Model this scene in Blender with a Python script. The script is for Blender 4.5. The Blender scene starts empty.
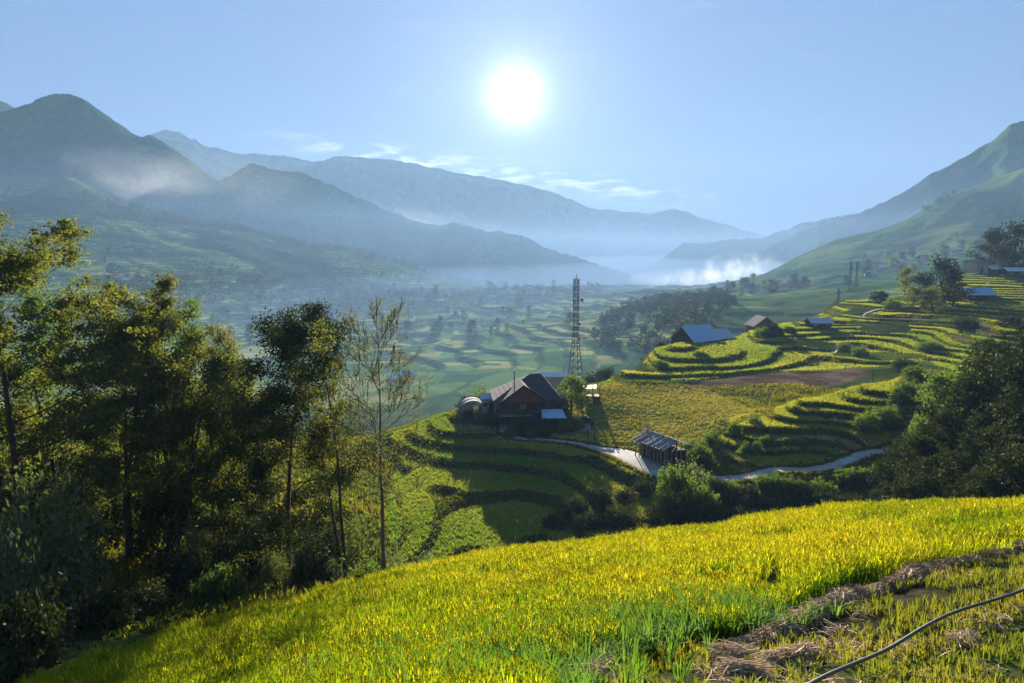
import bpy, math, random, os
import numpy as np
from mathutils import Vector, Matrix, Euler

R = math.radians
rng = np.random.default_rng(7)
random.seed(7)
sc = bpy.context.scene
COL = sc.collection

# ------------------------------------------------------------------ camera
W_, H_ = 1024, 683
F = 700.0
PITCH = math.atan(91.5 / F)
cam_d = bpy.data.cameras.new('camera')
cam_d.sensor_width = 36.0
cam_d.lens = F / W_ * 36.0
cam_d.clip_start = 0.1
cam_d.clip_end = 60000
cam = bpy.data.objects.new('camera', cam_d)
COL.objects.link(cam)
cam.location = (0, 0, 0)
cam.rotation_euler = (math.pi / 2 - PITCH, 0, 0)
sc.camera = cam

# ------------------------------------------------------------------ world, sun, exposure
SUN_EL = R(11.9)
SUN_AZ = math.atan(3.0 / F)
SUN_DIR = (math.cos(SUN_EL) * math.sin(SUN_AZ), math.cos(SUN_EL) * math.cos(SUN_AZ), math.sin(SUN_EL))
EXPOSURE = 2.95
sc.view_settings.view_transform = 'Standard'
sc.view_settings.look = 'None'
sc.view_settings.gamma = 1
sc.view_settings.exposure = EXPOSURE
sc.view_settings.use_curve_mapping = False

world = bpy.data.worlds.new('World')
sc.world = world
world.use_nodes = True
wt = world.node_tree
for n in list(wt.nodes):
    wt.nodes.remove(n)


def N(tree, typ, **kw):
    n = tree.nodes.new(typ)
    for k, v in kw.items():
        if k.startswith('i_'):
            key = k[2:]
            key = int(key) if key.isdigit() else key.replace('_', ' ')
            n.inputs[key].default_value = v
        else:
            setattr(n, k, v)
    return n


def L(tree, a, b):
    tree.links.new(a, b)


def math_n(t, op, a, b=None, c=None, clamp=False):
    n = t.nodes.new('ShaderNodeMath'); n.operation = op; n.use_clamp = clamp
    for i, v in enumerate((a, b, c)):
        if v is None: continue
        if isinstance(v, (int, float)): n.inputs[i].default_value = v
        else: t.links.new(v, n.inputs[i])
    return n.outputs[0]


def mix_col(t, fac, a, b, blend='MIX'):
    n = t.nodes.new('ShaderNodeMix'); n.data_type = 'RGBA'; n.blend_type = blend
    for idx, v in ((0, fac), (6, a), (7, b)):
        if isinstance(v, (int, float)): n.inputs[idx].default_value = v
        elif isinstance(v, (tuple, list)): n.inputs[idx].default_value = (v[0], v[1], v[2], 1)
        else: t.links.new(v, n.inputs[idx])
    return n.outputs[2]


SKY_STRENGTH = 0.135
SKY_COMP = 2.4
SKY_TINT = (0.60, 0.95, 1.62)
sky = N(wt, 'ShaderNodeTexSky', sky_type='NISHITA', sun_disc=False, sun_elevation=SUN_EL, sun_rotation=SUN_AZ,
        altitude=1200.0, air_density=1.0, dust_density=0.6, ozone_density=2.5)
geo = N(wt, 'ShaderNodeTexCoord')
nrm = N(wt, 'ShaderNodeVectorMath', operation='NORMALIZE'); L(wt, geo.outputs['Generated'], nrm.inputs[0])
dot = N(wt, 'ShaderNodeVectorMath', operation='DOT_PRODUCT'); L(wt, nrm.outputs[0], dot.inputs[0])
dot.inputs[1].default_value = SUN_DIR
ang = math_n(wt, 'ARCCOSINE', math_n(wt, 'MINIMUM', dot.outputs['Value'], 0.9999999))
core = math_n(wt, 'EXPONENT', math_n(wt, 'MULTIPLY', math_n(wt, 'POWER', math_n(wt, 'DIVIDE', ang, R(0.72)), 1.0), -1.0))
halo = math_n(wt, 'EXPONENT', math_n(wt, 'DIVIDE', ang, -R(5.0)))
sep = N(wt, 'ShaderNodeSeparateXYZ'); L(wt, nrm.outputs[0], sep.inputs[0])
# thin clouds hanging near the far ridge
elev = math_n(wt, 'ARCSINE', sep.outputs[2])
azim = math_n(wt, 'ARCTAN2', sep.outputs[0], sep.outputs[1])
cv = N(wt, 'ShaderNodeCombineXYZ')
L(wt, math_n(wt, 'MULTIPLY', azim, 9.0), cv.inputs[0]); L(wt, math_n(wt, 'MULTIPLY', elev, 42.0), cv.inputs[1])
cn = N(wt, 'ShaderNodeTexNoise', i_Scale=2.3, i_Detail=8.0, i_Roughness=0.6, i_Distortion=0.4); L(wt, cv.outputs[0], cn.inputs['Vector'])
# elevation of the cloud band falls from left to right
band_c = math_n(wt, 'MULTIPLY_ADD', azim, -0.133, 0.104)
band = math_n(wt, 'EXPONENT', math_n(wt, 'MULTIPLY', math_n(wt, 'POWER', math_n(wt, 'DIVIDE', math_n(wt, 'ABSOLUTE', math_n(wt, 'SUBTRACT', elev, band_c)), 0.014), 2.0), -1.0))
azb = math_n(wt, 'EXPONENT', math_n(wt, 'MULTIPLY', math_n(wt, 'POWER', math_n(wt, 'DIVIDE', math_n(wt, 'ABSOLUTE', math_n(wt, 'ADD', azim, 0.02)), 0.25), 4.0), -1.0))
mr = N(wt, 'ShaderNodeMapRange', i_1=0.47, i_2=0.66); L(wt, cn.outputs['Fac'], mr.inputs[0])
cl = math_n(wt, 'MULTIPLY', math_n(wt, 'MULTIPLY', mr.outputs[0], band), azb)
cn2 = N(wt, 'ShaderNodeTexNoise', i_Scale=1.1, i_Detail=6.0, i_Roughness=0.6, i_Distortion=0.6); L(wt, cv.outputs[0], cn2.inputs['Vector'])
mr2 = N(wt, 'ShaderNodeMapRange', i_1=0.55, i_2=0.85); L(wt, cn2.outputs['Fac'], mr2.inputs[0])

# soften the range of the sky's brightness
sc1 = N(wt, 'ShaderNodeVectorMath', operation='SCALE', i_Scale=SKY_COMP); L(wt, sky.outputs[0], sc1.inputs[0])
ad1 = N(wt, 'ShaderNodeVectorMath', operation='ADD'); L(wt, sc1.outputs[0], ad1.inputs[0]); ad1.inputs[1].default_value = (1, 1, 1)
dv1 = N(wt, 'ShaderNodeVectorMath', operation='DIVIDE'); L(wt, sky.outputs[0], dv1.inputs[0]); L(wt, ad1.outputs[0], dv1.inputs[1])
tint = mix_col(wt, 1.0, dv1.outputs[0], SKY_TINT, 'MULTIPLY')
bg = N(wt, 'ShaderNodeBackground', i_Strength=SKY_STRENGTH)
L(wt, tint, bg.inputs[0])
bg2 = N(wt, 'ShaderNodeBackground')
bg2.inputs[0].default_value = (0.90, 0.93, 1.0, 1)
glow = math_n(wt, 'ADD', math_n(wt, 'MULTIPLY', core, 1.3), math_n(wt, 'MULTIPLY', halo, 0.10))
L(wt, glow, bg2.inputs[1])
bg3 = N(wt, 'ShaderNodeBackground')
bg3.inputs[0].default_value = (0.95, 0.90, 0.98, 1)
L(wt, math_n(wt, 'ADD', math_n(wt, 'MULTIPLY', cl, 0.17), math_n(wt, 'MULTIPLY', mr2.outputs[0], 0.012)), bg3.inputs[1])
a1 = N(wt, 'ShaderNodeAddShader'); L(wt, bg.outputs[0], a1.inputs[0]); L(wt, bg2.outputs[0], a1.inputs[1])
a2 = N(wt, 'ShaderNodeAddShader'); L(wt, a1.outputs[0], a2.inputs[0]); L(wt, bg3.outputs[0], a2.inputs[1])
wo = N(wt, 'ShaderNodeOutputWorld'); L(wt, a2.outputs[0], wo.inputs[0])

sun_d = bpy.data.lights.new('sun', 'SUN')
sun_d.energy = 5.0
sun_d.angle = R(0.53)
sun_d.color = (1.0, 0.90, 0.76)
sun = bpy.data.objects.new('sun', sun_d)
COL.objects.link(sun)
sun.rotation_euler = (-(math.pi / 2 - SUN_EL), 0, -SUN_AZ)

sc.cycles.max_bounces = 6
sc.cycles.diffuse_bounces = 2
sc.cycles.glossy_bounces = 1
sc.cycles.transmission_bounces = 3
sc.cycles.transparent_max_bounces = 8
sc.cycles.volume_bounces = 0
sc.cycles.use_denoising = True
sc.cycles.sample_clamp_indirect = 3.0

HAZE_DENSITY = 0.000052
MIST_DENSITY = 0.00021
MIST_TOP = 130.0
HAZE_COL = (0.100, 0.170, 0.285)

# ------------------------------------------------------------------ numeric helpers
def _hash(ix, iy, seed):
    n = (ix.astype(np.int64) * 374761393 + iy.astype(np.int64) * 668265263 + int(seed) * 69069069) & 0xffffffff
    n = ((n ^ (n >> 13)) * 1274126177) & 0xffffffff
    n = ((n ^ (n >> 16)) * 668265263) & 0xffffffff
    n = n ^ (n >> 15)
    return (n & 0xffffff) / float(0xffffff)


def vnoise(x, y, seed=0):
    x = np.asarray(x, float); y = np.asarray(y, float)
    ix = np.floor(x); iy = np.floor(y)
    fx = x - ix; fy = y - iy
    fx = fx * fx * fx * (fx * (fx * 6 - 15) + 10); fy = fy * fy * fy * (fy * (fy * 6 - 15) + 10)
    a = _hash(ix, iy, seed); b = _hash(ix + 1, iy, seed); c = _hash(ix, iy + 1, seed); d = _hash(ix + 1, iy + 1, seed)
    return (a * (1 - fx) + b * fx) * (1 - fy) + (c * (1 - fx) + d * fx) * fy


def fbm(x, y, octv=4, seed=0, gain=0.5):
    s = 0; a = 1.0; t = 0
    for i in range(octv):
        ca, sa = math.cos(0.6 * i), math.sin(0.6 * i)
        s = s + a * (vnoise((x * ca - y * sa) * 2 ** i + 17.3 * i, (x * sa + y * ca) * 2 ** i - 9.1 * i, seed + i) * 2 - 1)
        t += a; a *= gain
    return s / t


def ridged(x, y, octv=4, seed=0):
    s = 0; a = 1.0; t = 0
    for i in range(octv):
        ca, sa = math.cos(0.7 * i), math.sin(0.7 * i)
        n = vnoise((x * ca - y * sa) * 2 ** i + 7.7 * i, (x * sa + y * ca) * 2 ** i + 3.1 * i, seed + i) * 2 - 1
        s = s + a * (1 - np.abs(n)); t += a; a *= 0.5
    return s / t


def sstep(a, b, x):
    t = np.clip((x - a) / (b - a), 0, 1)
    return t * t * (3 - 2 * t)


CP, SP = math.cos(PITCH), math.sin(PITCH)


def px2w(px, py, Y):
    u = (px - W_ / 2) / F; v = (H_ / 2 - py) / F
    s = Y / (CP + v * SP)
    return np.array([u * s, Y, (v * CP - SP) * s])


def w2px(x, y, z):
    d = y * CP - z * SP
    v = (y * SP + z * CP) / d
    return x / d * F + W_ / 2, H_ / 2 - v * F


# ------------------------------------------------------------------ terrain control points (pixel direction, distance)
CPTS = """
-300 720 22;-150 700 24;0 720 17;120 710 15;250 700 14;512 700 12;800 700 11;1024 700 10;1200 700 9.5;1500 680 10
250 640 19;512 620 18;800 600 18;1024 580 17;1200 560 18;400 640 17;650 610 18
-300 640 30;-150 640 28;30 694 18;90 672 20;150 655 22;220 632 25;300 606 27;360 590 30;420 578 32;512 563 33;600 551 34;670 541 35;760 528 35;850 520 35;940 516 35;1024 512 34;1200 490 36;1500 460 40
"""
def parse(s):
    out = []
    for tok in s.replace('\n', ';').split(';'):
        tok = tok.strip()
        if tok:
            out.append([float(v) for v in tok.split()])
    return out
pts = []
for px, py, Y in parse(CPTS):
    pts.append(px2w(px, py, Y))
# visible ground beyond the crest
VIS = """
60 640 26;150 618 30;100 570 40;200 545 48;60 500 60;250 485 72;240 445 92;0 420 110;-150 420 110;-300 430 100
330 520 62;340 470 84;330 440 100
420 562 64;500 557 66;600 542 68;650 522 72;460 520 75;560 505 79
505 424 108;540 438 101;600 447 97;640 458 91;665 475 85;700 482 83;780 475 85;880 460 90;930 455 92
480 402 118;440 415 113;400 435 106;385 470 94;450 470 91;520 470 90
520 420 112;580 412 113;610 430 104
650 415 112;640 392 127;720 400 120;600 393 122;592 386 130
800 388 132;850 377 145;700 385 137
640 370 150;670 347 185;740 340 192;760 328 215;850 340 192;800 360 165;930 345 175;1000 330 170;1000 372 132;1040 350 150
620 372 145;650 352 170
930 305 240;880 302 260;985 295 240;1015 275 290;965 273 300;830 304 290;780 325 240;1100 290 250;1300 260 260
725 442 97;740 421 103;800 401 107;860 386 111;930 370 113;732 466 88;800 441 95;850 421 99;900 401 103;800 464 89;870 440 93
950 452 76;1000 420 82;1040 382 100;1200 380 100
700 517 74;780 500 81;780 528 77;880 518 76;880 490 83
300 380 430;420 370 470;250 340 650;400 340 650;300 310 950;450 302 1100;560 291 1400;120 380 400
620 352 430;700 302 650;690 322 480;770 292 800;850 281 800;900 266 1000;950 250 1100;740 285 1000
1024 172 1300;960 195 1350;900 222 1450;840 240 1500;790 262 1500;750 283 1500;1150 120 1250;1400 80 1200
1024 230 1120;960 240 1150;900 252 1200;1150 220 1000;1400 200 900
60 330 600;100 290 900;200 275 1100;100 240 1200;0 178 1500;70 176 1500;110 205 1450;230 225 1600;160 218 1550;340 250 1750;420 268 1900;300 280 1300;400 290 1400
-150 180 1400;-400 200 1200;-150 260 1000;0 270 900;-300 330 600;-150 340 500
600 286 2000;500 287 2100
"""
for px, py, Y in parse(VIS):
    pts.append(px2w(px, py, Y))
# hidden ground given as px, depth, height
HID = """
200 28 -15.4;300 33 -17;360 36 -18.5;420 40 -20;512 43 -22;600 44 -23;670 44 -23;760 44 -23;850 44 -21;940 43 -18.5;1024 42 -17;1200 46 -17
300 50 -27;400 55 -31;500 58 -32;600 58 -32;700 58 -31;850 55 -28;960 58 -24
440 150 -44;400 150 -46;330 140 -42;240 140 -44;100 160 -46;520 145 -38;560 150 -38;575 235 -50;600 165 -38;500 220 -60;350 220 -66;100 240 -70;-200 220 -60
630 200 -44;690 250 -42;740 265 -40;790 300 -42;830 350 -44;900 370 -42;960 380 -26;1050 400 -16;620 300 -60
860 126 -27;930 130 -25;820 120 -26;780 115 -26.5;1000 118 -23
100 2000 0;250 2200 -50;-200 2000 0;1000 1900 60;900 2000 0;800 2000 -80;1200 1900 60;600 2600 -108;700 2200 -100;400 2500 -90
"""
for px, Y, z in parse(HID):
    pts.append(np.array([(px - 512) / F * Y, Y, z]))
pts = np.array(pts)


def warp(x, y):
    r = np.maximum(np.hypot(x, y), 8.0)
    th = np.clip(np.arctan2(x, y), -1.05, 1.05)
    return th * 2.2, np.log(r)


PU, PV = warp(pts[:, 0], pts[:, 1])
PT = pts[:, 2] / np.maximum(np.hypot(pts[:, 0], pts[:, 1]), 8)


def kern(r2):
    return np.sqrt(r2 + 0.0006)


A = kern((PU[:, None] - PU[None]) ** 2 + (PV[:, None] - PV[None]) ** 2)
n = len(PU)
P_ = np.stack([np.ones(n), PU, PV], 1)
M_ = np.zeros((n + 3, n + 3))
M_[:n, :n] = A - np.eye(n) * 0.0015
M_[:n, n:] = P_; M_[n:, :n] = P_.T
SOL = np.linalg.solve(M_, np.concatenate([PT, np.zeros(3)]))


GU = np.linspace(-1.05 * 2.2, 1.05 * 2.2, 560)
GV = np.linspace(math.log(8.0), math.log(20000.0), 620)
_u, _v = np.meshgrid(GU, GV, indexing='ij')
_u = _u.ravel(); _v = _v.ravel()
_o = np.empty(_u.shape)
for i in range(0, len(_u), 30000):
    a = _u[i:i + 30000]; b = _v[i:i + 30000]
    _o[i:i + 30000] = kern((a[:, None] - PU[None]) ** 2 + (b[:, None] - PV[None]) ** 2) @ SOL[:n] + SOL[n] + SOL[n + 1] * a + SOL[n + 2] * b
GT = _o.reshape(len(GU), len(GV))


def base_h(x, y):
    u, v = warp(x, y)
    fu = np.clip((u - GU[0]) / (GU[1] - GU[0]), 0, len(GU) - 1.001); fv = np.clip((v - GV[0]) / (GV[1] - GV[0]), 0, len(GV) - 1.001)
    iu = fu.astype(int); iv = fv.astype(int); fu = fu - iu; fv = fv - iv
    t = (GT[iu, iv] * (1 - fu) + GT[iu + 1, iv] * fu) * (1 - fv) + (GT[iu, iv + 1] * (1 - fu) + GT[iu + 1, iv + 1] * fu) * fv
    z = t * np.maximum(np.hypot(x, y), 8.0)
    th = np.abs(np.arctan2(x, y))
    back = sstep(1.1, 1.9, th)
    return z * (1 - back) + (-9.0) * back


RIDGES = [
    # (crest polyline px, py, Y), front slope, back slope, spur scale
    ("-500 190 2300;-300 160 2400;-150 150 2500;0 111 2650;30 104 2700;45 96 2700;68 92 2700;82 97 2700;105 114 2720;140 137 2750;150 134 2780;165 143 2800;190 160 2800;220 182 2850;260 222 2900;310 262 2900;360 300 2900", 0.62, 0.6, 330),
    ("150 215 3000;190 195 3000;225 178 3000;250 163 2950;270 168 2950;300 171 2950;340 189 2950;380 208 2950;415 221 2950;440 227 2950;455 222 2950;490 232 3000;520 234 3000;545 247 3050;600 265 3100;650 281 3200;720 310 3200", 0.55, 0.5, 330),
    ("-300 90 5000;-60 88 5000;0 100 5000;18 108 5000;60 135 5000;120 190 5000", 0.5, 0.5, 500),
    ("40 190 9600;100 152 9600;145 132 9600;165 127 9600;180 131 9600;210 145 9600;240 153 9600;290 156 9600;315 162 9600;340 155 9600;400 160 9600;440 169 9600;480 176 9600;530 186 9600;560 194 9600;590 208 9600;620 211 9600;650 213 9600;675 208 9600;700 217 9600;740 229 9600;780 240 9600;850 258 9600;950 290 9600", 0.42, 0.4, 700),
    ("1500 20 2900;1150 75 3000;1060 110 3000;1024 121 3000;1010 124 3000;990 141 3020;960 160 3050;930 174 3080;900 194 3150;880 203 3200;850 215 3350;820 222 3500;790 236 3700;740 262 3800;700 285 3900", 0.60, 0.5, 350),
    ("900 225 5000;850 214 5000;835 217 5000;800 222 4900;790 228 4900;765 236 4900;730 240 4800;700 242 4800;682 244 4700;665 256 4700;640 272 4700;600 292 4700", 0.5, 0.5, 420),
]
RD = []
for s, kf, kb, sp in RIDGES:
    P = np.array([px2w(*q) for q in parse(s)])
    th = np.arctan2(P[:, 0], P[:, 1]); o = np.argsort(th)
    RD.append((th[o], np.hypot(P[:, 0], P[:, 1])[o], P[o, 2], kf, kb, sp))


def ridge_h(x, y):
    th = np.arctan2(x, y); r = np.hypot(x, y)
    out = np.full(np.shape(x), -1e4)
    for k, (tt, rr, zz, kf, kb, sp) in enumerate(RD):
        rc = np.interp(th, tt, rr); zc = np.interp(th, tt, zz)
        d = r - rc
        sp1 = ridged(x / sp + 3.1 * k, y / sp / 1.8 + 1.7 * k, 5, 50 + 9 * k)      # spurs and gullies
        m = np.minimum(np.abs(d) / sp, 1.0)
        sl = np.where(d < 0, kf, kb)
        h = zc - np.abs(d) * sl + (sp1 - 0.62) * sp * 0.75 * m + fbm(x / sp * 5, y / sp * 5, 4, 77 + k) * sp * 0.036
        edge = (sstep(tt[0] - 0.05, tt[0] + 0.02, th)) * (1 - sstep(tt[-1] - 0.02, tt[-1] + 0.05, th))
        h = np.where(edge > 0.001, h - (1 - edge) * 600, -1e4)
        out = np.maximum(out, h)
    return out


def in_poly(x, y, poly):
    c = np.zeros(np.shape(x), bool)
    m = len(poly)
    for i in range(m):
        x1, y1 = poly[i]; x2, y2 = poly[(i + 1) % m]
        cond = ((y1 > y) != (y2 > y)) & (x < (x2 - x1) * (y - y1) / (y2 - y1 + 1e-12) + x1)
        c ^= cond
    return c


def soft_poly(x, y, pp, feather):
    """pp: plan polygon; feathered by wobbling the test point"""
    acc = 0
    for k, (dx, dy) in enumerate(((0, 0), (feather, 0), (-feather, 0), (0, feather), (0, -feather))):
        acc = acc + in_poly(x + dx, y + dy, pp)
    return acc / 5.0


def plan(s):
    return [(px2w(*q)[0], px2w(*q)[1]) for q in parse(s)]


# plan regions: px, py(unused for plan x only slightly), Y
SPUR = plan("392 470 88;392 440 108;440 415 116;500 428 106;560 442 98;610 450 94;655 475 85;660 520 73;560 545 66;440 565 60;395 560 60;385 500 72")
KNOLL = plan("718 440 99;735 418 106;800 398 112;870 382 117;940 368 119;960 380 100;930 420 96;880 452 92;800 468 88;725 468 88")
RTERR = plan("588 384 130;640 360 156;670 347 190;740 335 210;790 318 250;850 300 280;930 285 300;1100 285 300;1200 350 150;1060 372 128;960 365 130;930 352 158;860 368 155;760 378 148;660 388 136")
BROWN = plan("655 392 128;700 379 141;780 374 150;862 370 156;868 378 146;800 392 130;740 402 121")
VALLEY = plan("-600 300 1000;-400 420 330;230 420 330;560 380 400;640 330 600;600 290 1500;400 285 1700;-100 240 1400")


def contour_steps(z, h, x, y, sharp, wob, seed, scale):
    t = z / h + fbm(x / scale, y / scale, 3, seed) * wob
    f = t - np.floor(t)
    s = sstep(1 - sharp, 1.0, f)
    zt = (np.floor(t) + s) * h - fbm(x / scale, y / scale, 3, seed) * wob * h
    riser = ((f > 1 - sharp) & (f < 1.0)).astype(float)
    return zt, riser, np.floor(t), f


def catmull(P, step):
    P = [np.array(p, float) for p in P]
    Q = [2 * P[0] - P[1]] + P + [2 * P[-1] - P[-2]]
    out = []
    for i in range(1, len(Q) - 2):
        m = max(2, int(np.linalg.norm(Q[i + 1] - Q[i]) / step))
        for k in range(m):
            t = k / m
            out.append(0.5 * ((2 * Q[i]) + (-Q[i - 1] + Q[i + 1]) * t + (2 * Q[i - 1] - 5 * Q[i] + 4 * Q[i + 1] - Q[i + 2]) * t * t + (-Q[i - 1] + 3 * Q[i] - 3 * Q[i + 1] + Q[i + 2]) * t ** 3))
    out.append(P[-1])
    return np.array(out)


# road: pixel direction, distance, width
ROADP = [(503, 421, 109, 2.2), (505, 430, 104, 2.2), (520, 438, 101, 2.0), (545, 441, 100, 2.0), (575, 444, 98.5, 2.2), (600, 449, 96, 3.2), (622, 454, 93.5, 5.0), (645, 464, 89, 5.4), (665, 474, 85.5, 4.6), (690, 480, 84, 3.4), (730, 480, 84.5, 2.8), (780, 475, 86.5, 2.8), (830, 469, 88.5, 2.8), (880, 460, 91.5, 2.8), (930, 455, 93, 2.8)]
ROADC = catmull([(*px2w(a, b, c)[:2], w) for a, b, c, w in ROADP], 0.6)
_rz = base_h(ROADC[:, 0], ROADC[:, 1])
for _ in range(12):
    _rz[1:-1] = (_rz[:-2] + _rz[2:] + 2 * _rz[1:-1]) / 4


def road_dist(x, y, want_z=False):
    x = np.asarray(x, float); y = np.asarray(y, float)
    d = np.full(x.shape, 99.0); zz = np.zeros(x.shape)
    m = (x > ROADC[:, 0].min() - 6) & (x < ROADC[:, 0].max() + 6) & (y > ROADC[:, 1].min() - 6) & (y < ROADC[:, 1].max() + 6)
    if m.any():
        xs = x[m]; ys = y[m]; dm = np.full(xs.shape, 99.0); zm = np.zeros(xs.shape)
        for k in range(0, len(ROADC), 1):
            e = np.hypot(xs - ROADC[k, 0], ys - ROADC[k, 1]) - (ROADC[k, 2] - 2.8) / 2
            c = e < dm
            dm[c] = e[c]; zm[c] = _rz[k]
        d[m] = dm; zz[m] = zm
    return (d, zz) if want_z else d


def terrain(x, y, full=False):
    x = np.asarray(x, float); y = np.asarray(y, float)
    r = np.hypot(x, y)
    z = base_h(x, y)
    far = sstep(1800, 2600, r)
    z = z * (1 - far) + (-112.0 - (np.clip(r, 1800, 9000) - 1800) * 0.036) * far + 0.0
    # natural roughness growing with distance
    mid = sstep(300, 900, r)
    z = z + fbm(x / 160, y / 160, 5, 3) * 16 * mid * (1 - sstep(0.0, 1.0, (r - 2200) / 1000))
    z = z + fbm(x / 9, y / 9, 3, 4) * 0.25 * (1 - mid)
    info = {}
    w = soft_poly(x, y, SPUR, 1.5)
    zt, ris, idx, fr = contour_steps(z, 0.78, x, y, 0.26, 0.55, 11, 26)
    z1 = z * (1 - w) + zt * w
    info['spur'] = (w, ris, idx, fr)
    w2 = soft_poly(x, y, KNOLL, 1.5)
    zt, ris, idx, fr = contour_steps(z, 0.8, x, y, 0.2, 0.8, 21, 18)
    z1 = z1 * (1 - w2) + zt * w2
    info['knoll'] = (w2, ris, idx, fr)
    w3 = soft_poly(x, y, RTERR, 3.0) * sstep(-0.55, -0.38, fbm(x / 22, y / 22, 3, 35))
    zt, ris, idx, fr = contour_steps(z + y * 0.035, 0.85, x, y, 0.22, 1.6, 31, 40)
    zt = zt - y * 0.035
    z1 = z1 * (1 - w3) + zt * w3
    info['rterr'] = (w3, ris, idx, fr)
    w4 = sstep(280, 420, r) * (1 - sstep(1500, 2000, r)) * (1 - 0.75 * sstep(-62, -35, z))
    zt, ris, idx, fr = contour_steps(z, 3.2, x, y, 0.3, 1.2, 41, 120)
    z1 = z1 * (1 - w4) + zt * w4
    info['valley'] = (w4, ris, idx, fr)
    rd, rz = road_dist(x, y, True)
    wr = 1 - sstep(1.9, 3.6, rd)
    z1 = z1 * (1 - wr) + rz * wr
    zr = ridge_h(x, y)
    isr = zr > z1
    z1 = np.where(isr & (r > 1500), zr, z1)
    info['ridge'] = isr & (r > 1500)
    if full:
        return z1, info
    return z1


def ground(x, y):
    return float(terrain(np.array([x]), np.array([y]))[0])


def hit(px, py, lift=0.0, y0=6.0, y1=3000.0):
    """first point along the pixel's ray that meets the ground raised by lift"""
    Y = np.exp(np.linspace(math.log(y0), math.log(y1), 3000))
    u = (px - W_ / 2) / F; v = (H_ / 2 - py) / F
    s = Y / (CP + v * SP)
    x = u * s; z = (v * CP - SP) * s
    g = terrain(x, Y) + lift
    k = np.nonzero(z < g)[0]
    if len(k) == 0:
        return None
    k = k[0]
    return x[k], Y[k], z[k]


def at(px, Y):
    x = (px - W_ / 2) / F * (Y * CP + 0.0)
    # account for pitch with ground height
    z = ground(x, Y)
    for _ in range(3):
        x = (px - W_ / 2) / F * (Y * CP - z * SP)
        z = ground(x, Y)
    return x, Y, z


# ------------------------------------------------------------------ mesh / object helpers
def link(o, parent=None):
    COL.objects.link(o)
    if parent is not None:
        o.parent = parent
    return o


def mesh_np(name, V, Fc, mat=None, parent=None, smooth=False, attrs=None):
    """V (n,3), Fc (m,k) with k 3 or 4 (or list of ragged faces)"""
    me = bpy.data.meshes.new(name)
    V = np.asarray(V, np.float32)
    if isinstance(Fc, list):
        me.from_pydata([tuple(v) for v in V.tolist()], [], [tuple(f) for f in Fc])
    else:
        Fc = np.asarray(Fc, np.int32)
        m, k = Fc.shape
        me.vertices.add(len(V)); me.vertices.foreach_set('co', V.ravel())
        me.loops.add(m * k); me.loops.foreach_set('vertex_index', Fc.ravel())
        me.polygons.add(m)
        me.polygons.foreach_set('loop_start', np.arange(0, m * k, k, dtype=np.int32))
        me.polygons.foreach_set('loop_total', np.full(m, k, np.int32))
        me.update(calc_edges=True)
    if smooth:
        me.polygons.foreach_set('use_smooth', np.ones(len(me.polygons), bool))
    if attrs:
        for an, arr in attrs.items():
            arr = np.asarray(arr, np.float32)
            if arr.ndim == 2:
                a = me.color_attributes.new(an, 'FLOAT_COLOR', 'POINT')
                if arr.shape[1] == 3:
                    arr = np.concatenate([arr, np.ones((len(arr), 1), np.float32)], 1)
                a.data.foreach_set('color', arr.ravel())
            else:
                a = me.attributes.new(an, 'FLOAT', 'POINT')
                a.data.foreach_set('value', arr)
    if mat is not None:
        for mm in (mat if isinstance(mat, (list, tuple)) else [mat]):
            me.materials.append(mm)
    me.validate()
    o = bpy.data.objects.new(name, me)
    link(o, parent)
    return o


def tag(o, label=None, cat=None, group=None, kind=None):
    if label: o['label'] = label
    if cat: o['category'] = cat
    if group: o['group'] = group
    if kind: o['kind'] = kind
    return o


def empty(name, loc, rz=0.0, label=None, cat=None, group=None):
    o = bpy.data.objects.new(name, None)
    o.empty_display_size = 0.3
    o.location = loc; o.rotation_euler = (0, 0, rz)
    link(o)
    return tag(o, label, cat, group)


def copy_tree(o, loc, rz=0.0, scale=1.0, label=None, group=None):
    kids = list(o.children)
    c = o.copy(); link(c)
    c.location = loc; c.rotation_euler = (0, 0, rz)
    c.scale = (scale, scale, scale) if isinstance(scale, (int, float)) else scale
    if label: c['label'] = label
    if group: c['group'] = group
    for k in kids:
        d = k.copy(); link(d); d.parent = c
        for g in k.children:
            e = g.copy(); link(e); e.parent = d
    return c


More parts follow.
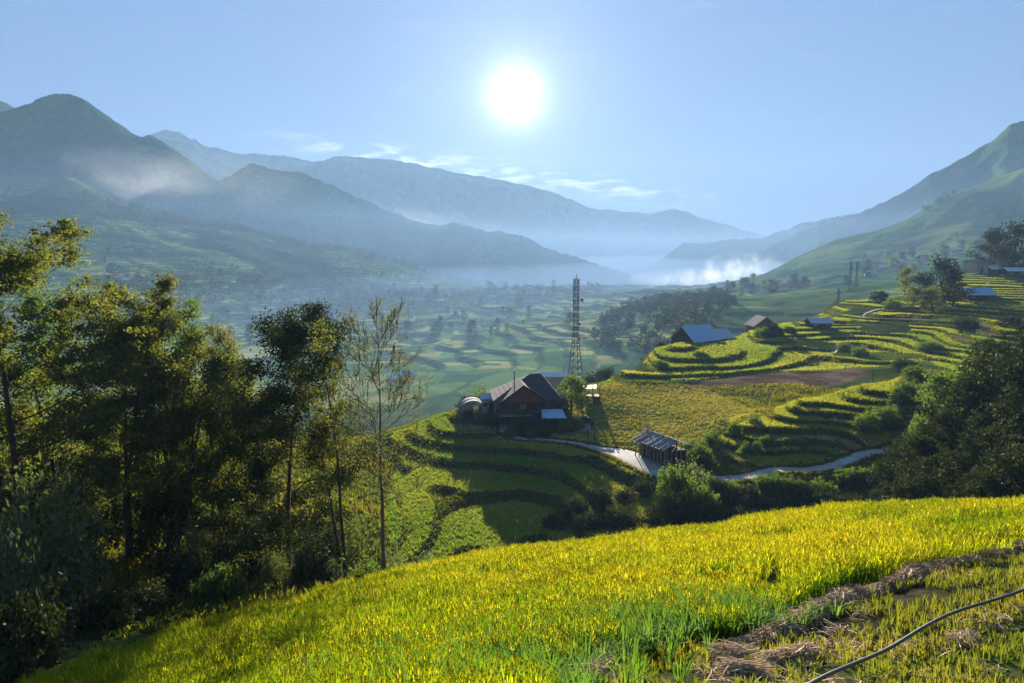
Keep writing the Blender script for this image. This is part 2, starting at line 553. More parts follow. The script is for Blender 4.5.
class MB:
    """collects simple solids into one mesh"""
    def __init__(s): s.v = []; s.f = []

    def add(s, vs, fs):
        o = len(s.v); s.v += [tuple(v) for v in vs]; s.f += [tuple(i + o for i in f) for f in fs]
        return s

    def box(s, x0, x1, y0, y1, z0, z1):
        vs = [(x0, y0, z0), (x1, y0, z0), (x1, y1, z0), (x0, y1, z0), (x0, y0, z1), (x1, y0, z1), (x1, y1, z1), (x0, y1, z1)]
        return s.add(vs, [(0, 3, 2, 1), (4, 5, 6, 7), (0, 1, 5, 4), (1, 2, 6, 5), (2, 3, 7, 6), (3, 0, 4, 7)])

    def bar(s, a, b, w, sides=4, w2=None):
        a = Vector(a); b = Vector(b); d = (b - a)
        if d.length < 1e-6: return s
        q = d.to_track_quat('Z', 'Y').to_matrix()
        w2 = w if w2 is None else w2
        vs = []
        for p, ww in ((a, w), (b, w2)):
            for k in range(sides):
                t = 2 * math.pi * (k + 0.5) / sides
                vs.append(p + q @ Vector((math.cos(t) * ww, math.sin(t) * ww, 0)))
        fs = [(k, (k + 1) % sides, sides + (k + 1) % sides, sides + k) for k in range(sides)]
        fs += [tuple(reversed(range(sides))), tuple(range(sides, 2 * sides))]
        return s.add(vs, fs)

    def slab(s, quad, th):
        """quad of 4 points thickened downward along its normal"""
        q = [Vector(p) for p in quad]
        nn = (q[1] - q[0]).cross(q[3] - q[0]).normalized()
        if nn.z < 0: nn = -nn
        lo = [p - nn * th for p in q]
        return s.add(q + lo, [(0, 1, 2, 3), (7, 6, 5, 4), (0, 4, 5, 1), (1, 5, 6, 2), (2, 6, 7, 3), (3, 7, 4, 0)])

    def prism(s, prof, y0, y1, axis='y'):
        m = len(prof)
        vs = [(p[0], y0, p[1]) for p in prof] + [(p[0], y1, p[1]) for p in prof]
        fs = [tuple(range(m)), tuple(reversed(range(m, 2 * m)))] + [(k, m + k, m + (k + 1) % m, (k + 1) % m) for k in range(m)]
        return s.add(vs, fs)

    def build(s, name, mat, parent=None, smooth=False):
        o = mesh_np(name, np.array(s.v), s.f, mat, parent, smooth)
        return o


# ------------------------------------------------------------------ materials
MATS = {}


def new_mat(name):
    m = bpy.data.materials.new(name); m.use_nodes = True
    t = m.node_tree
    for n_ in list(t.nodes): t.nodes.remove(n_)
    out = N(t, 'ShaderNodeOutputMaterial')
    MATS[name] = m
    return m, t, out


def simple_mat(name, col, col2=None, scale=4.0, rough=0.8, bump=0.2, stretch=(1, 1, 1), metal=0.0, detail=5.0):
    m, t, out = new_mat(name)
    tc = N(t, 'ShaderNodeTexCoord'); mp = N(t, 'ShaderNodeMapping'); mp.inputs['Scale'].default_value = stretch
    L(t, tc.outputs['Object'], mp.inputs[0])
    nz = N(t, 'ShaderNodeTexNoise', i_Scale=scale, i_Detail=detail, i_Roughness=0.65); L(t, mp.outputs[0], nz.inputs['Vector'])
    mrn = N(t, 'ShaderNodeMapRange', i_1=0.3, i_2=0.7); L(t, nz.outputs['Fac'], mrn.inputs[0])
    col2 = col2 or tuple(c * 0.6 for c in col)
    c = mix_col(t, mrn.outputs[0], col2, col)
    b = N(t, 'ShaderNodeBsdfPrincipled', i_Roughness=rough, i_Metallic=metal)
    b.inputs['Specular IOR Level'].default_value = 0.5 if rough < 0.5 else 0.08
    L(t, c, b.inputs['Base Color'])
    bp = N(t, 'ShaderNodeBump', i_Strength=bump, i_Distance=0.05); L(t, nz.outputs['Fac'], bp.inputs['Height']); L(t, bp.outputs[0], b.inputs['Normal'])
    L(t, b.outputs[0], out.inputs[0])
    return m


def foliage_mat(name, a, b, trans=0.5, rough=0.6, gloss=0.015, tmul=(1.3, 1.25, 0.5)):
    """leaf: diffuse + translucent, colour from a per-leaf tint"""
    m, t, out = new_mat(name)
    at_ = N(t, 'ShaderNodeAttribute', attribute_name='tint')
    c = mix_col(t, at_.outputs['Fac'], a, b)
    d = N(t, 'ShaderNodeBsdfDiffuse'); L(t, c, d.inputs[0])
    tr = N(t, 'ShaderNodeBsdfTranslucent'); L(t, mix_col(t, 1.0, c, tmul, 'MULTIPLY'), tr.inputs[0])
    mx = N(t, 'ShaderNodeMixShader', i_0=trans); L(t, d.outputs[0], mx.inputs[1]); L(t, tr.outputs[0], mx.inputs[2])
    g = N(t, 'ShaderNodeBsdfGlossy', i_Roughness=0.6)
    mx2 = N(t, 'ShaderNodeMixShader', i_0=gloss); L(t, mx.outputs[0], mx2.inputs[1]); L(t, g.outputs[0], mx2.inputs[2])
    L(t, mx2.outputs[0], out.inputs[0])
    return m


def terrain_mat():
    m, t, out = new_mat('terrain')
    at_ = N(t, 'ShaderNodeAttribute', attribute_name='Col')
    g = N(t, 'ShaderNodeNewGeometry')
    n1 = N(t, 'ShaderNodeTexNoise', i_Scale=1.6, i_Detail=6.0, i_Roughness=0.7); L(t, g.outputs['Position'], n1.inputs['Vector'])
    n2 = N(t, 'ShaderNodeTexNoise', i_Scale=0.05, i_Detail=8.0, i_Roughness=0.7); L(t, g.outputs['Position'], n2.inputs['Vector'])
    m1 = N(t, 'ShaderNodeMapRange', i_1=0.3, i_2=0.7, i_3=0.55, i_4=1.45); L(t, n1.outputs['Fac'], m1.inputs[0])
    m2 = N(t, 'ShaderNodeMapRange', i_1=0.3, i_2=0.7, i_3=0.7, i_4=1.3); L(t, n2.outputs['Fac'], m2.inputs[0])
    v = math_n(t, 'MULTIPLY', m1.outputs[0], m2.outputs[0])
    vm = N(t, 'ShaderNodeVectorMath', operation='SCALE'); L(t, at_.outputs['Color'], vm.inputs[0]); L(t, v, vm.inputs['Scale'])
    d = N(t, 'ShaderNodeBsdfDiffuse', i_Roughness=0.5); L(t, vm.outputs[0], d.inputs[0])
    bp = N(t, 'ShaderNodeBump', i_Strength=0.6, i_Distance=0.25); L(t, n1.outputs['Fac'], bp.inputs['Height']); L(t, bp.outputs[0], d.inputs['Normal'])
    L(t, d.outputs[0], out.inputs[0])
    return m


M_TERR = terrain_mat()
M_BARK = simple_mat('bark', (0.085, 0.07, 0.05), (0.03, 0.026, 0.02), 6, 0.9, 0.5, (1, 1, 0.3))
M_BARKPALE = simple_mat('pale_bark', (0.15, 0.125, 0.095), (0.08, 0.065, 0.05), 6, 0.9, 0.4, (1, 1, 0.3))
M_LEAF_OLIVE = foliage_mat('leaf_olive', (0.045, 0.065, 0.014), (0.125, 0.13, 0.03), 0.48)
M_LEAF_DARK_SHADE = foliage_mat('leaf_dark_shade', (0.013, 0.022, 0.007), (0.04, 0.052, 0.014), 0.2)  # shade of the backlit thicket and road bank is put into this leaf colour
M_LEAF_MID = foliage_mat('leaf_mid', (0.04, 0.085, 0.018), (0.10, 0.14, 0.03), 0.45)
M_LEAF_BROAD = foliage_mat('leaf_broad', (0.05, 0.075, 0.02), (0.13, 0.14, 0.06), 0.3, gloss=0.035)
M_LEAF_PALE = foliage_mat('leaf_pale', (0.07, 0.10, 0.045), (0.15, 0.18, 0.10), 0.35, gloss=0.03)
M_RICE = foliage_mat('rice_leaf', (0.07, 0.17, 0.008), (0.43, 0.375, 0.018), 0.6, gloss=0.0, tmul=(1.3, 1.25, 0.35))
def add_patches(m, col, lo, hi, scale):
    # patches of another growth stage across the field
    t = m.node_tree
    mixn = [n_ for n_ in t.nodes if n_.bl_idname == 'ShaderNodeMix'][0]
    g = N(t, 'ShaderNodeNewGeometry')
    nz = N(t, 'ShaderNodeTexNoise', i_Scale=scale, i_Detail=6.0, i_Roughness=0.65, i_Distortion=0.6); L(t, g.outputs['Position'], nz.inputs['Vector'])
    mp_ = N(t, 'ShaderNodeMapRange', i_1=lo, i_2=hi, i_3=0.0, i_4=0.85); L(t, nz.outputs['Fac'], mp_.inputs[0])
    users = [(l_.to_socket) for l_ in t.links if l_.from_node == mixn]
    outc = mix_col(t, mp_.outputs[0], mixn.outputs[2], col)
    for s_ in users: t.links.new(outc, s_)
add_patches(M_RICE, (0.22, 0.16, 0.03), 0.58, 0.74, 0.45)
M_TRICE = foliage_mat('terrace_rice_leaf', (0.095, 0.20, 0.025), (0.29, 0.29, 0.05), 0.42, gloss=0.0, tmul=(1.2, 1.2, 0.5))
M_STUB = foliage_mat('stubble_leaf', (0.06, 0.11, 0.012), (0.27, 0.22, 0.04), 0.4, gloss=0.0, tmul=(1.2, 1.2, 0.5))
M_TALLWEED = foliage_mat('tall_weed_leaf', (0.07, 0.15, 0.025), (0.13, 0.21, 0.06), 0.45, gloss=0.01)
M_STRAW = foliage_mat('straw', (0.17, 0.11, 0.065), (0.54, 0.41, 0.26), 0.15, gloss=0.0, tmul=(1, 1, 1))

# ------------------------------------------------------------------ terrain mesh
def seg(a, b, n_):
    return np.exp(np.linspace(math.log(a), math.log(b), n_, endpoint=False))


rad = np.concatenate([np.linspace(1.5, 8, 8, endpoint=False), seg(8, 36, 200), seg(36, 60, 110), seg(60, 125, 430), seg(125, 320, 330), seg(320, 2200, 420), seg(2200, 10200, 360), seg(10200, 12500, 6), [12500]])
tha = np.concatenate([np.linspace(-math.pi, -0.72, 50, endpoint=False), np.linspace(-0.72, 0.72, 820), np.linspace(0.72, math.pi, 51)[1:]])
RR, TT = np.meshgrid(rad, tha, indexing='ij')
GX = RR * np.sin(TT); GY = RR * np.cos(TT)
GZ, info = terrain(GX, GY, True)


def lerp3(a, b, t):
    return a * (1 - t[..., None]) + b * t[..., None]


def C3(*c): return np.array(c, float)


shp = GX.shape
colr = np.zeros(shp + (3,)) + C3(0.05, 0.07, 0.02)                         # weeds
n_big = fbm(GX / 14, GY / 14, 4, 201) * 0.5 + 0.5
n_mid = fbm(GX / 4, GY / 4, 4, 202) * 0.5 + 0.5
colr = lerp3(colr, C3(0.10, 0.12, 0.02), sstep(0.45, 0.7, n_big))
# grassy plain between the road and the spur edge
PLAIN = plan("545 440 101;600 446 98;640 452 93;690 470 88;720 440 97;760 410 112;700 386 135;600 384 131;560 405 114")
wp = soft_poly(GX, GY, PLAIN, 1.0)
pc = lerp3(np.zeros(shp + (3,)) + C3(0.30, 0.24, 0.06), C3(0.17, 0.19, 0.04), sstep(0.35, 0.65, n_mid))
colr = lerp3(colr, pc, wp)
def cropcol(idx, xx, yy, cell, seed, warm=0.5):
    hsh = _hash(np.floor(idx), np.floor(xx / cell + 3 * _hash(np.floor(idx), idx * 0, seed + 1)), seed)
    a = C3(0.12, 0.165, 0.02); b = C3(0.34, 0.26, 0.035); c = C3(0.06, 0.10, 0.02)
    t = sstep(0.25, 0.75, hsh * 0.7 + 0.3 * warm + (fbm(xx / 9, yy / 9, 3, seed + 5)) * 0.3)
    o = lerp3(np.zeros(xx.shape + (3,)) + a, b, t)
    return lerp3(o, lerp3(np.zeros(xx.shape + (3,)) + c, C3(0.17, 0.13, 0.06), (hsh < 0.11).astype(float)), (hsh < 0.2).astype(float) * 0.9)
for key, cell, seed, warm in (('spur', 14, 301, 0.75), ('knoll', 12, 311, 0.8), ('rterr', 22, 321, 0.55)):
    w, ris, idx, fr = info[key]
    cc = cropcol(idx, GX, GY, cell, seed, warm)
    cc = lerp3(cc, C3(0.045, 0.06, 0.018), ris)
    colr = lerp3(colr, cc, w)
# ploughed brown field
wb = soft_poly(GX, GY, BROWN, 1.0)
bc = lerp3(np.zeros(shp + (3,)) + C3(0.13, 0.075, 0.05), C3(0.20, 0.14, 0.09), sstep(0.4, 0.7, n_mid))
colr = lerp3(colr, bc, wb * 0.9)
# far valley fields
w, ris, idx, fr = info['valley']
vidx = np.floor((GZ * 0.8 + GY * 0.032 + fbm(GX / 150, GY / 150, 4, 410) * 9) / 1.0)
hc = _hash(vidx, np.floor(GX / 75 + 5 * _hash(vidx, vidx * 0, 5)), 401)
patch = fbm(GX / 170, GY / 230, 4, 402) * 0.5 + 0.5
fc = lerp3(np.zeros(shp + (3,)) + C3(0.09, 0.17, 0.05), C3(0.18, 0.28, 0.07), (hc > 0.45) * 1.0)
fc = lerp3(fc, C3(0.42, 0.40, 0.13), (hc > 0.80) * 1.0)
fc = lerp3(fc, C3(0.05, 0.085, 0.03), np.maximum(ris * 0.6, sstep(0.56, 0.66, patch) * 0.9))
rgt = sstep(0.25, 0.36, np.arctan2(GX, GY)) * sstep(500, 800, np.hypot(GX, GY))
fc = lerp3(fc, lerp3(np.zeros(shp + (3,)) + C3(0.06, 0.13, 0.035), C3(0.17, 0.21, 0.06), sstep(0.42, 0.68, fbm(GX / 120, GY / 200, 5, 415) * 0.5 + 0.5)), rgt * 0.85)
colr = lerp3(colr, fc, sstep(280, 420, np.hypot(GX, GY)) * (1 - sstep(1500, 2000, np.hypot(GX, GY))))
rr_ = np.hypot(GX, GY)
forest = lerp3(np.zeros(shp + (3,)) + C3(0.035, 0.085, 0.035), C3(0.09, 0.17, 0.05), sstep(0.4, 0.62, fbm(GX / 260, GY / 260, 5, 501) * 0.5 + 0.5))
colr = lerp3(colr, forest, sstep(1500, 2200, rr_))
# foreground soil under the crop
colr = lerp3(colr, lerp3(np.zeros(shp + (3,)) + C3(0.05, 0.04, 0.022), C3(0.05, 0.07, 0.02), sstep(0.4, 0.6, n_mid)), (1 - sstep(34, 38, rr_)))

nr, nt = shp
ii = np.arange(nr * nt).reshape(nr, nt)
quads = np.stack([ii[:-1, :-1], ii[1:, :-1], ii[1:, 1:], ii[:-1, 1:]], -1).reshape(-1, 4)[:, ::-1]
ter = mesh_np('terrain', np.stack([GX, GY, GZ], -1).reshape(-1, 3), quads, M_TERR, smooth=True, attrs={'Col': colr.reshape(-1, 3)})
tag(ter, kind='structure')

ORD = 'first second third fourth fifth sixth seventh eighth ninth tenth eleventh twelfth thirteenth fourteenth fifteenth sixteenth seventeenth eighteenth nineteenth twentieth'.split()
ORD = ORD + ['twenty-' + w_ for w_ in ORD[:9]] + ['thirtieth'] + ['thirty-' + w_ for w_ in ORD[:9]] + ['fortieth'] + ['forty-' + w_ for w_ in ORD[:9]]
def order_labels(objs_, fmt, key=None):
    """number things from left to right as the photo shows them"""
    objs_ = sorted(objs_, key=key or (lambda q: q.location.x / q.location.y))
    for i_, q in enumerate(objs_): q['label'] = fmt.format(ORD[i_] if i_ < len(ORD) else 'last')


# ------------------------------------------------------------------ road and paths
def ribbon(name, P, mat, lift, cols=7, label=None):
    """P: rows (x, y, width)"""
    T = np.gradient(P[:, :2], axis=0); T /= np.linalg.norm(T, axis=1)[:, None] + 1e-9
    Nn = np.stack([T[:, 1], -T[:, 0]], 1)
    off = np.linspace(-0.5, 0.5, cols)
    X = P[:, None, 0] + Nn[:, None, 0] * off[None] * P[:, None, 2]
    Y = P[:, None, 1] + Nn[:, None, 1] * off[None] * P[:, None, 2]
    Z = terrain(X, Y) + lift
    Z[:, 0] -= lift + 0.10; Z[:, -1] -= lift + 0.10
    k = np.arange(X.size).reshape(X.shape)
    q = np.stack([k[:-1, :-1], k[:-1, 1:], k[1:, 1:], k[1:, :-1]], -1).reshape(-1, 4)
    o = mesh_np(name, np.stack([X, Y, Z], -1).reshape(-1, 3), q, mat, smooth=True)
    tag(o, label, None, kind='structure')
    return o


M_ROAD = simple_mat('concrete_road', (0.38, 0.37, 0.36), (0.20, 0.18, 0.15), 0.7, 0.9, 0.3, detail=8.0)
M_PATH = simple_mat('dirt_path', (0.36, 0.32, 0.27), (0.24, 0.21, 0.17), 1.0, 0.95, 0.3)
ribbon('road', ROADC, M_ROAD, 0.06, 9)
ribbon('path', catmull([(*px2w(862, 312, 232)[:2], 1.1), (*px2w(885, 306, 245)[:2], 1.2), (*px2w(905, 300, 256)[:2], 1.1)], 1.5), M_PATH, 0.15)
ribbon('path', catmull([(*px2w(978, 293, 246)[:2], 1.8), (*px2w(984, 288, 258)[:2], 1.8), (*px2w(992, 285, 268)[:2], 1.6)], 1.5), M_PATH, 0.15)
ribbon('path', catmull([(*px2w(790, 372, 152)[:2], 0.8), (*px2w(840, 347, 182)[:2], 0.8), (*px2w(800, 338, 200)[:2], 0.8)], 1.5), M_PATH, 0.10)


# ------------------------------------------------------------------ blades, crops
def blades(P, h, nb, w, lean, tint, spread=0.04, droop=0.0, tint_j=0.15):
    """P (n,3); h, tint (n,) ; returns V, F, tint per vertex"""
    n_ = len(P)
    Pb = np.repeat(P, nb, 0); hb = np.repeat(h, nb) * rng.uniform(0.7, 1.12, n_ * nb)
    m = n_ * nb
    a = rng.uniform(0, 2 * np.pi, m)
    d = np.stack([np.cos(a), np.sin(a), np.zeros(m)], 1)
    b2 = a + np.pi / 2 + rng.uniform(-0.7, 0.7, m)
    s = np.stack([np.cos(b2), np.sin(b2), np.zeros(m)], 1) * (w * rng.uniform(0.7, 1.3, m))[:, None] * 0.5
    base = Pb + d * (rng.uniform(0, spread, m))[:, None]
    ln = (rng.uniform(0.1, 1.0, m) * lean * hb)[:, None]
    up = np.array([0, 0, 1.0])
    mid = base + up * (hb * 0.6)[:, None] + d * ln * 0.35
    tip = base + up * (hb * (1.0 - droop * rng.uniform(0, 1, m)))[:, None] + d * ln
    V = np.stack([base - s, base + s, mid - s * 0.9, mid + s * 0.9, tip - s * 0.25, tip + s * 0.25], 1).reshape(-1, 3)
    k = np.arange(m)[:, None] * 6
    Fq = np.concatenate([k + np.array([[0, 1, 3, 2]]), k + np.array([[2, 3, 5, 4]])], 1).reshape(-1, 4)
    t = np.clip(np.repeat(tint, nb) + rng.uniform(-tint_j, tint_j, m), 0, 1)
    return V, Fq, np.repeat(t, 6)


def merge(parts):
    Vs, Fs, Ts = [], [], []
    o = 0
    for V, Fq, T in parts:
        Vs.append(V); Fs.append(Fq + o); Ts.append(T); o += len(V)
    return np.concatenate(Vs), np.concatenate(Fs), np.concatenate(Ts)


def panicles(P, h, nb, w, tint):
    n_ = len(P); m = n_ * nb
    Pb = np.repeat(P, nb, 0); hb = np.repeat(h, nb) * rng.uniform(0.85, 1.1, m)
    a = rng.uniform(0, 2 * np.pi, m)
    d = np.stack([np.cos(a), np.sin(a), np.zeros(m)], 1)
    b2 = a + np.pi / 2
    s = np.stack([np.cos(b2), np.sin(b2), np.zeros(m)], 1) * w * 0.5
    up = np.array([0, 0, 1.0])
    r = rng.uniform(0.10, 0.20, m)[:, None]
    p0 = Pb + up * (hb * 0.72)[:, None] + d * r * 0.4
    p1 = Pb + up * (hb * 0.98)[:, None] + d * r * 0.9
    p2 = Pb + up * (hb * 0.90)[:, None] + d * r * 1.6
    V = np.stack([p0 - s * 0.4, p0 + s * 0.4, p1 - s, p1 + s, p2 - s * 0.7, p2 + s * 0.7], 1).reshape(-1, 3)
    k = np.arange(m)[:, None] * 6
    Fq = np.concatenate([k + np.array([[0, 1, 3, 2]]), k + np.array([[2, 3, 5, 4]])], 1).reshape(-1, 4)
    return V, Fq, np.repeat(np.clip(np.repeat(tint, nb) + rng.uniform(-0.2, 0.2, m), 0, 1), 6)


def in_view(x, y, z, mx=40, my=60):
    px, py = w2px(x, y, z)
    return (px > -mx) & (px < W_ + mx) & (py < H_ + my) & (y > 3)


# foreground field plan polygons
crest_s = "-80 733 15;0 708 17;30 694 18;90 672 20;150 655 22;220 632 25;300 606 27;360 590 30;420 578 32;512 563 33;600 551 34;670 541 35;760 528 35;850 520 35;940 516 35;1024 512 34;1150 500 35"
crest = [(px2w(*q)[0], px2w(*q)[1]) for q in parse(crest_s)]
FIELD = crest + [(35, 8), (-12, 8)]
def hp(px, py):
    q = hit(px, py, 0.25)
    return (q[0], q[1])
HARV = [hp(545, 682), hp(575, 660), hp(610, 645), hp(645, 630), hp(690, 622), hp(725, 634), hp(760, 616), hp(850, 580), hp(930, 562), hp(1023, 545)] + [(22, 22), (30, 8), (1, 6), (0.5, 9)]
gx, gy = np.meshgrid(np.arange(-22, 36, 0.19), np.arange(8, 37, 0.19))
gx = gx.ravel() + rng.uniform(-0.07, 0.07, gx.size); gy = gy.ravel() + rng.uniform(-0.07, 0.07, gy.size)
mk = in_poly(gx, gy, FIELD)
gx, gy = gx[mk], gy[mk]
gz = terrain(gx, gy)
mk = in_view(gx, gy, gz, 60, 90)
gx, gy, gz = gx[mk], gy[mk], gz[mk]
hv = in_poly(gx, gy, HARV)
P = np.stack([gx, gy, gz], 1)
rice = P[~hv]
crx = np.array(crest)
oc_ = np.argsort(crx[:, 0])
dcr = rice[:, 1] - np.interp(rice[:, 0], crx[oc_, 0], crx[oc_, 1]) + fbm(rice[:, 0] / 7, rice[:, 1] / 7, 3, 911) * 1.6
bund = np.minimum(np.abs(dcr + 4.2), np.minimum(np.abs(dcr + 9.6), np.abs(dcr + 14.5))) < 0.30
thin = fbm(rice[:, 0] / 0.8, rice[:, 1] / 0.8, 2, 912) < -0.42
rice = rice[~((bund & (rng.random(len(rice)) < 0.8)) | thin)]
pat = fbm(rice[:, 0] / 3.5, rice[:, 1] / 1.6, 4, 901) * 0.5 + 0.5
pat2 = fbm(rice[:, 0] / 9, rice[:, 1] / 5, 3, 902) * 0.5 + 0.5
yel = sstep(0.30, 0.62, pat * 0.55 + pat2 * 0.45)
# greener near the camera edge of the strip, more golden towards the crest and to the right
ripe = np.clip(1.02 + rice[:, 0] / 22, 0.5, 1.0) * np.clip(0.15 + 0.85 * yel, 0, 1) * np.clip(0.35 + (rice[:, 1] - 13) / 14, 0.25, 1)
hgt = 0.64 + 0.26 * (fbm(rice[:, 0] / 1.2, rice[:, 1] / 1.2, 3, 903)) + rng.uniform(-0.06, 0.06, len(rice))
parts = [blades(rice, hgt, 12, 0.020, 0.55, ripe * 0.5, 0.06, 0.25, 0.12), panicles(rice, hgt, 6, 0.025, 0.45 + 0.55 * ripe)]
V, Fq, T = merge(parts)
o = mesh_np('rice', V, Fq, M_RICE, attrs={'tint': T}); tag(o, 'ripening yellow green rice standing on the near slope', 'rice', kind='stuff')
# taller weeds along the cut edge
edge = []
for (a, b, c) in ((500, 668, 1.3), (545, 640, 1.3), (590, 628, 1.2), (640, 612, 1.0), (690, 605, 1.0), (470, 682, 1.2), (720, 612, 0.8)):
    q = hit(a, b, 0.4)
    if q is None: continue
    k = 130
    e = np.stack([rng.normal(q[0], c, k), rng.normal(q[1], c * 0.7, k)], 1)
    edge.append(e)
e = np.concatenate(edge)
e = np.column_stack([e, terrain(e[:, 0], e[:, 1])])
V, Fq, T = blades(e, rng.uniform(0.5, 0.85, len(e)), 14, 0.03, 0.8, rng.uniform(0.0, 0.25, len(e)), 0.12, 0.35)
o = mesh_np('weeds', V, Fq, M_TALLWEED, attrs={'tint': T}); tag(o, 'pale green tall weeds along the edge of the uncut rice', 'weeds', kind='stuff')
# stubble and regrowth in the harvested corner
st = P[hv]
keep = rng.random(len(st)) < 0.9
st = st[keep]
g = fbm(st[:, 0] / 1.5, st[:, 1] / 1.5, 3, 905) * 0.5 + 0.5
st = st[g > 0.34]; g = g[g > 0.34]
parts = [blades(st, rng.uniform(0.14, 0.30, len(st)), 10, 0.02, 0.5, np.clip(g * 1.0 - 0.1, 0, 1), 0.06, 0.1, 0.25)]
V, Fq, T = merge(parts)
o = mesh_np('stubble', V, Fq, M_STUB, attrs={'tint': T}); tag(o, 'cut rice stubble with yellow green regrowth', 'stubble', kind='stuff')
# loose cut straw lying flat
k = 2600
sx = rng.uniform(0, 30, k); sy = rng.uniform(8, 26, k)
mk = in_poly(sx, sy, HARV) & (fbm(sx / 1.2, sy / 1.2, 3, 909) > 0.05)
sx, sy = sx[mk], sy[mk]
def straw_strips(C, L_, dirs, w, jit=0.25):
    n_ = len(C)
    a = dirs + rng.normal(0, jit, n_)
    d = np.stack([np.cos(a), np.sin(a), rng.normal(0, 0.12, n_)], 1) * (L_ / 2)[:, None]
    s = np.stack([-np.sin(a), np.cos(a), rng.normal(0, 0.5, n_)], 1) * w * 0.5
    mid = C + np.array([0, 0, 1.0]) * (L_ * 0.06)[:, None]
    V = np.stack([C - d - s, C - d + s, mid - s, mid + s, C + d - s, C + d + s], 1).reshape(-1, 3)
    k_ = np.arange(n_)[:, None] * 6
    Fq = np.concatenate([k_ + np.array([[0, 1, 3, 2]]), k_ + np.array([[2, 3, 5, 4]])], 1).reshape(-1, 4)
    return V, Fq, np.repeat(rng.uniform(0, 1, n_), 6)
C = np.column_stack([sx, sy, terrain(sx, sy) + 0.06])
C = np.repeat(C, 9, 0) + rng.normal(0, 0.12, (len(C) * 9, 3)) * np.array([1, 1, 0.3])
V, Fq, T = straw_strips(C, rng.uniform(0.3, 0.6, len(C)), rng.uniform(0, 6.28, len(C)), 0.02, 0.3)
o = mesh_np('loose_straw', V, Fq, M_STRAW, attrs={'tint': T}); tag(o, 'loose cut straw scattered between the stubble', 'straw', kind='stuff')

# straw bundles: thin stalks fanned over a low heap
def bundle_mesh(seed, L0=0.75, wid=0.24, hi=0.15, n_=800):
    r_ = np.random.default_rng(seed)
    c = np.column_stack([r_.normal(0, 0.10, n_), r_.uniform(-wid, wid, n_), np.abs(r_.normal(0, 0.5, n_)) * hi * 0.6 + 0.03])
    c[:, 2] += hi * np.clip(1 - (c[:, 1] / wid) ** 2, 0, 1) * r_.uniform(0.3, 1, n_)
    return straw_strips(c, r_.uniform(0.4, 1.0, n_) * L0, np.zeros(n_) + 0.0, 0.013, 0.32)
BV = []
for s_ in range(5):
    V, Fq, T = bundle_mesh(s_)
    BV.append((V, Fq, T))
line = [hit(*p, 0.2) for p in ((748, 640), (775, 630), (800, 618), (830, 604), (850, 594), (880, 586), (910, 575), (935, 566), (960, 561), (990, 553), (1022, 545))]
LP = catmull([(p[0], p[1], 0) for p in line], 0.35)
acc = 0; last = LP[0]; spots = [LP[0]]
for p in LP:
    if np.linalg.norm(p[:2] - spots[-1][:2]) > 0.42: spots.append(p)
bund_me = []
n_row = len(spots); ROWB = []
for i, p in enumerate(spots):
    k = i % 5
    z = ground(p[0], p[1])
    if len(bund_me) <= k:
        o = mesh_np('straw_bundle', *BV[k][:2], M_STRAW, attrs={'tint': BV[k][2]}); bund_me.append(o.data)
    else:
        o = bpy.data.objects.new('straw_bundle', bund_me[k]); link(o)
    o.location = (p[0], p[1], z + 0.02)
    o.rotation_euler = (rng.normal(0, 0.1), rng.normal(0.1, 0.08), rng.normal(0.45, 0.25))
    s_ = rng.uniform(0.85, 1.15); o.scale = (s_, s_, s_ * rng.uniform(0.8, 1.2))
    tag(o, 'x', 'straw bundle', 'straw bundles laid in a row'); ROWB.append(o)
order_labels(ROWB, '{} bundle from the left in the long row of cut rice straw')
extra = [(690, 628, 'straw bundle lying against the green weeds above the cut corner'), (668, 634, 'straw bundle heaped left of the cut corner below the weeds'),
         (610, 655, 'pale straw bundle lying beside the weeds at the lower cut edge'), (595, 667, 'brown straw bundle close to the bottom edge of the weeds'),
         (590, 678, 'lowest straw bundle at the bottom of the cut edge'), (770, 660, 'straw bundle lying alone below the start of the straw row'),
         (745, 672, 'darker straw bundle near the lower end of the black pipe'), (800, 655, 'flat straw bundle between the row and the black pipe'), (965, 640, 'straw bundle behind the black pipe on the stubble'),
         (735, 655, 'straw bundle at the left foot of the straw row')]
for i, (a, b, lab) in enumerate(extra):
    q = hit(a, b, 0.15)
    o = bpy.data.objects.new('straw_bundle', bund_me[i % 5]); link(o)
    o.location = (q[0], q[1], ground(q[0], q[1]) + 0.02); o.rotation_euler = (0, 0.05, rng.uniform(-0.4, 0.9)); s_ = rng.uniform(0.85, 1.2); o.scale = (s_, s_, s_)
    tag(o, lab, 'straw bundle', 'loose straw bundles on the cut corner')

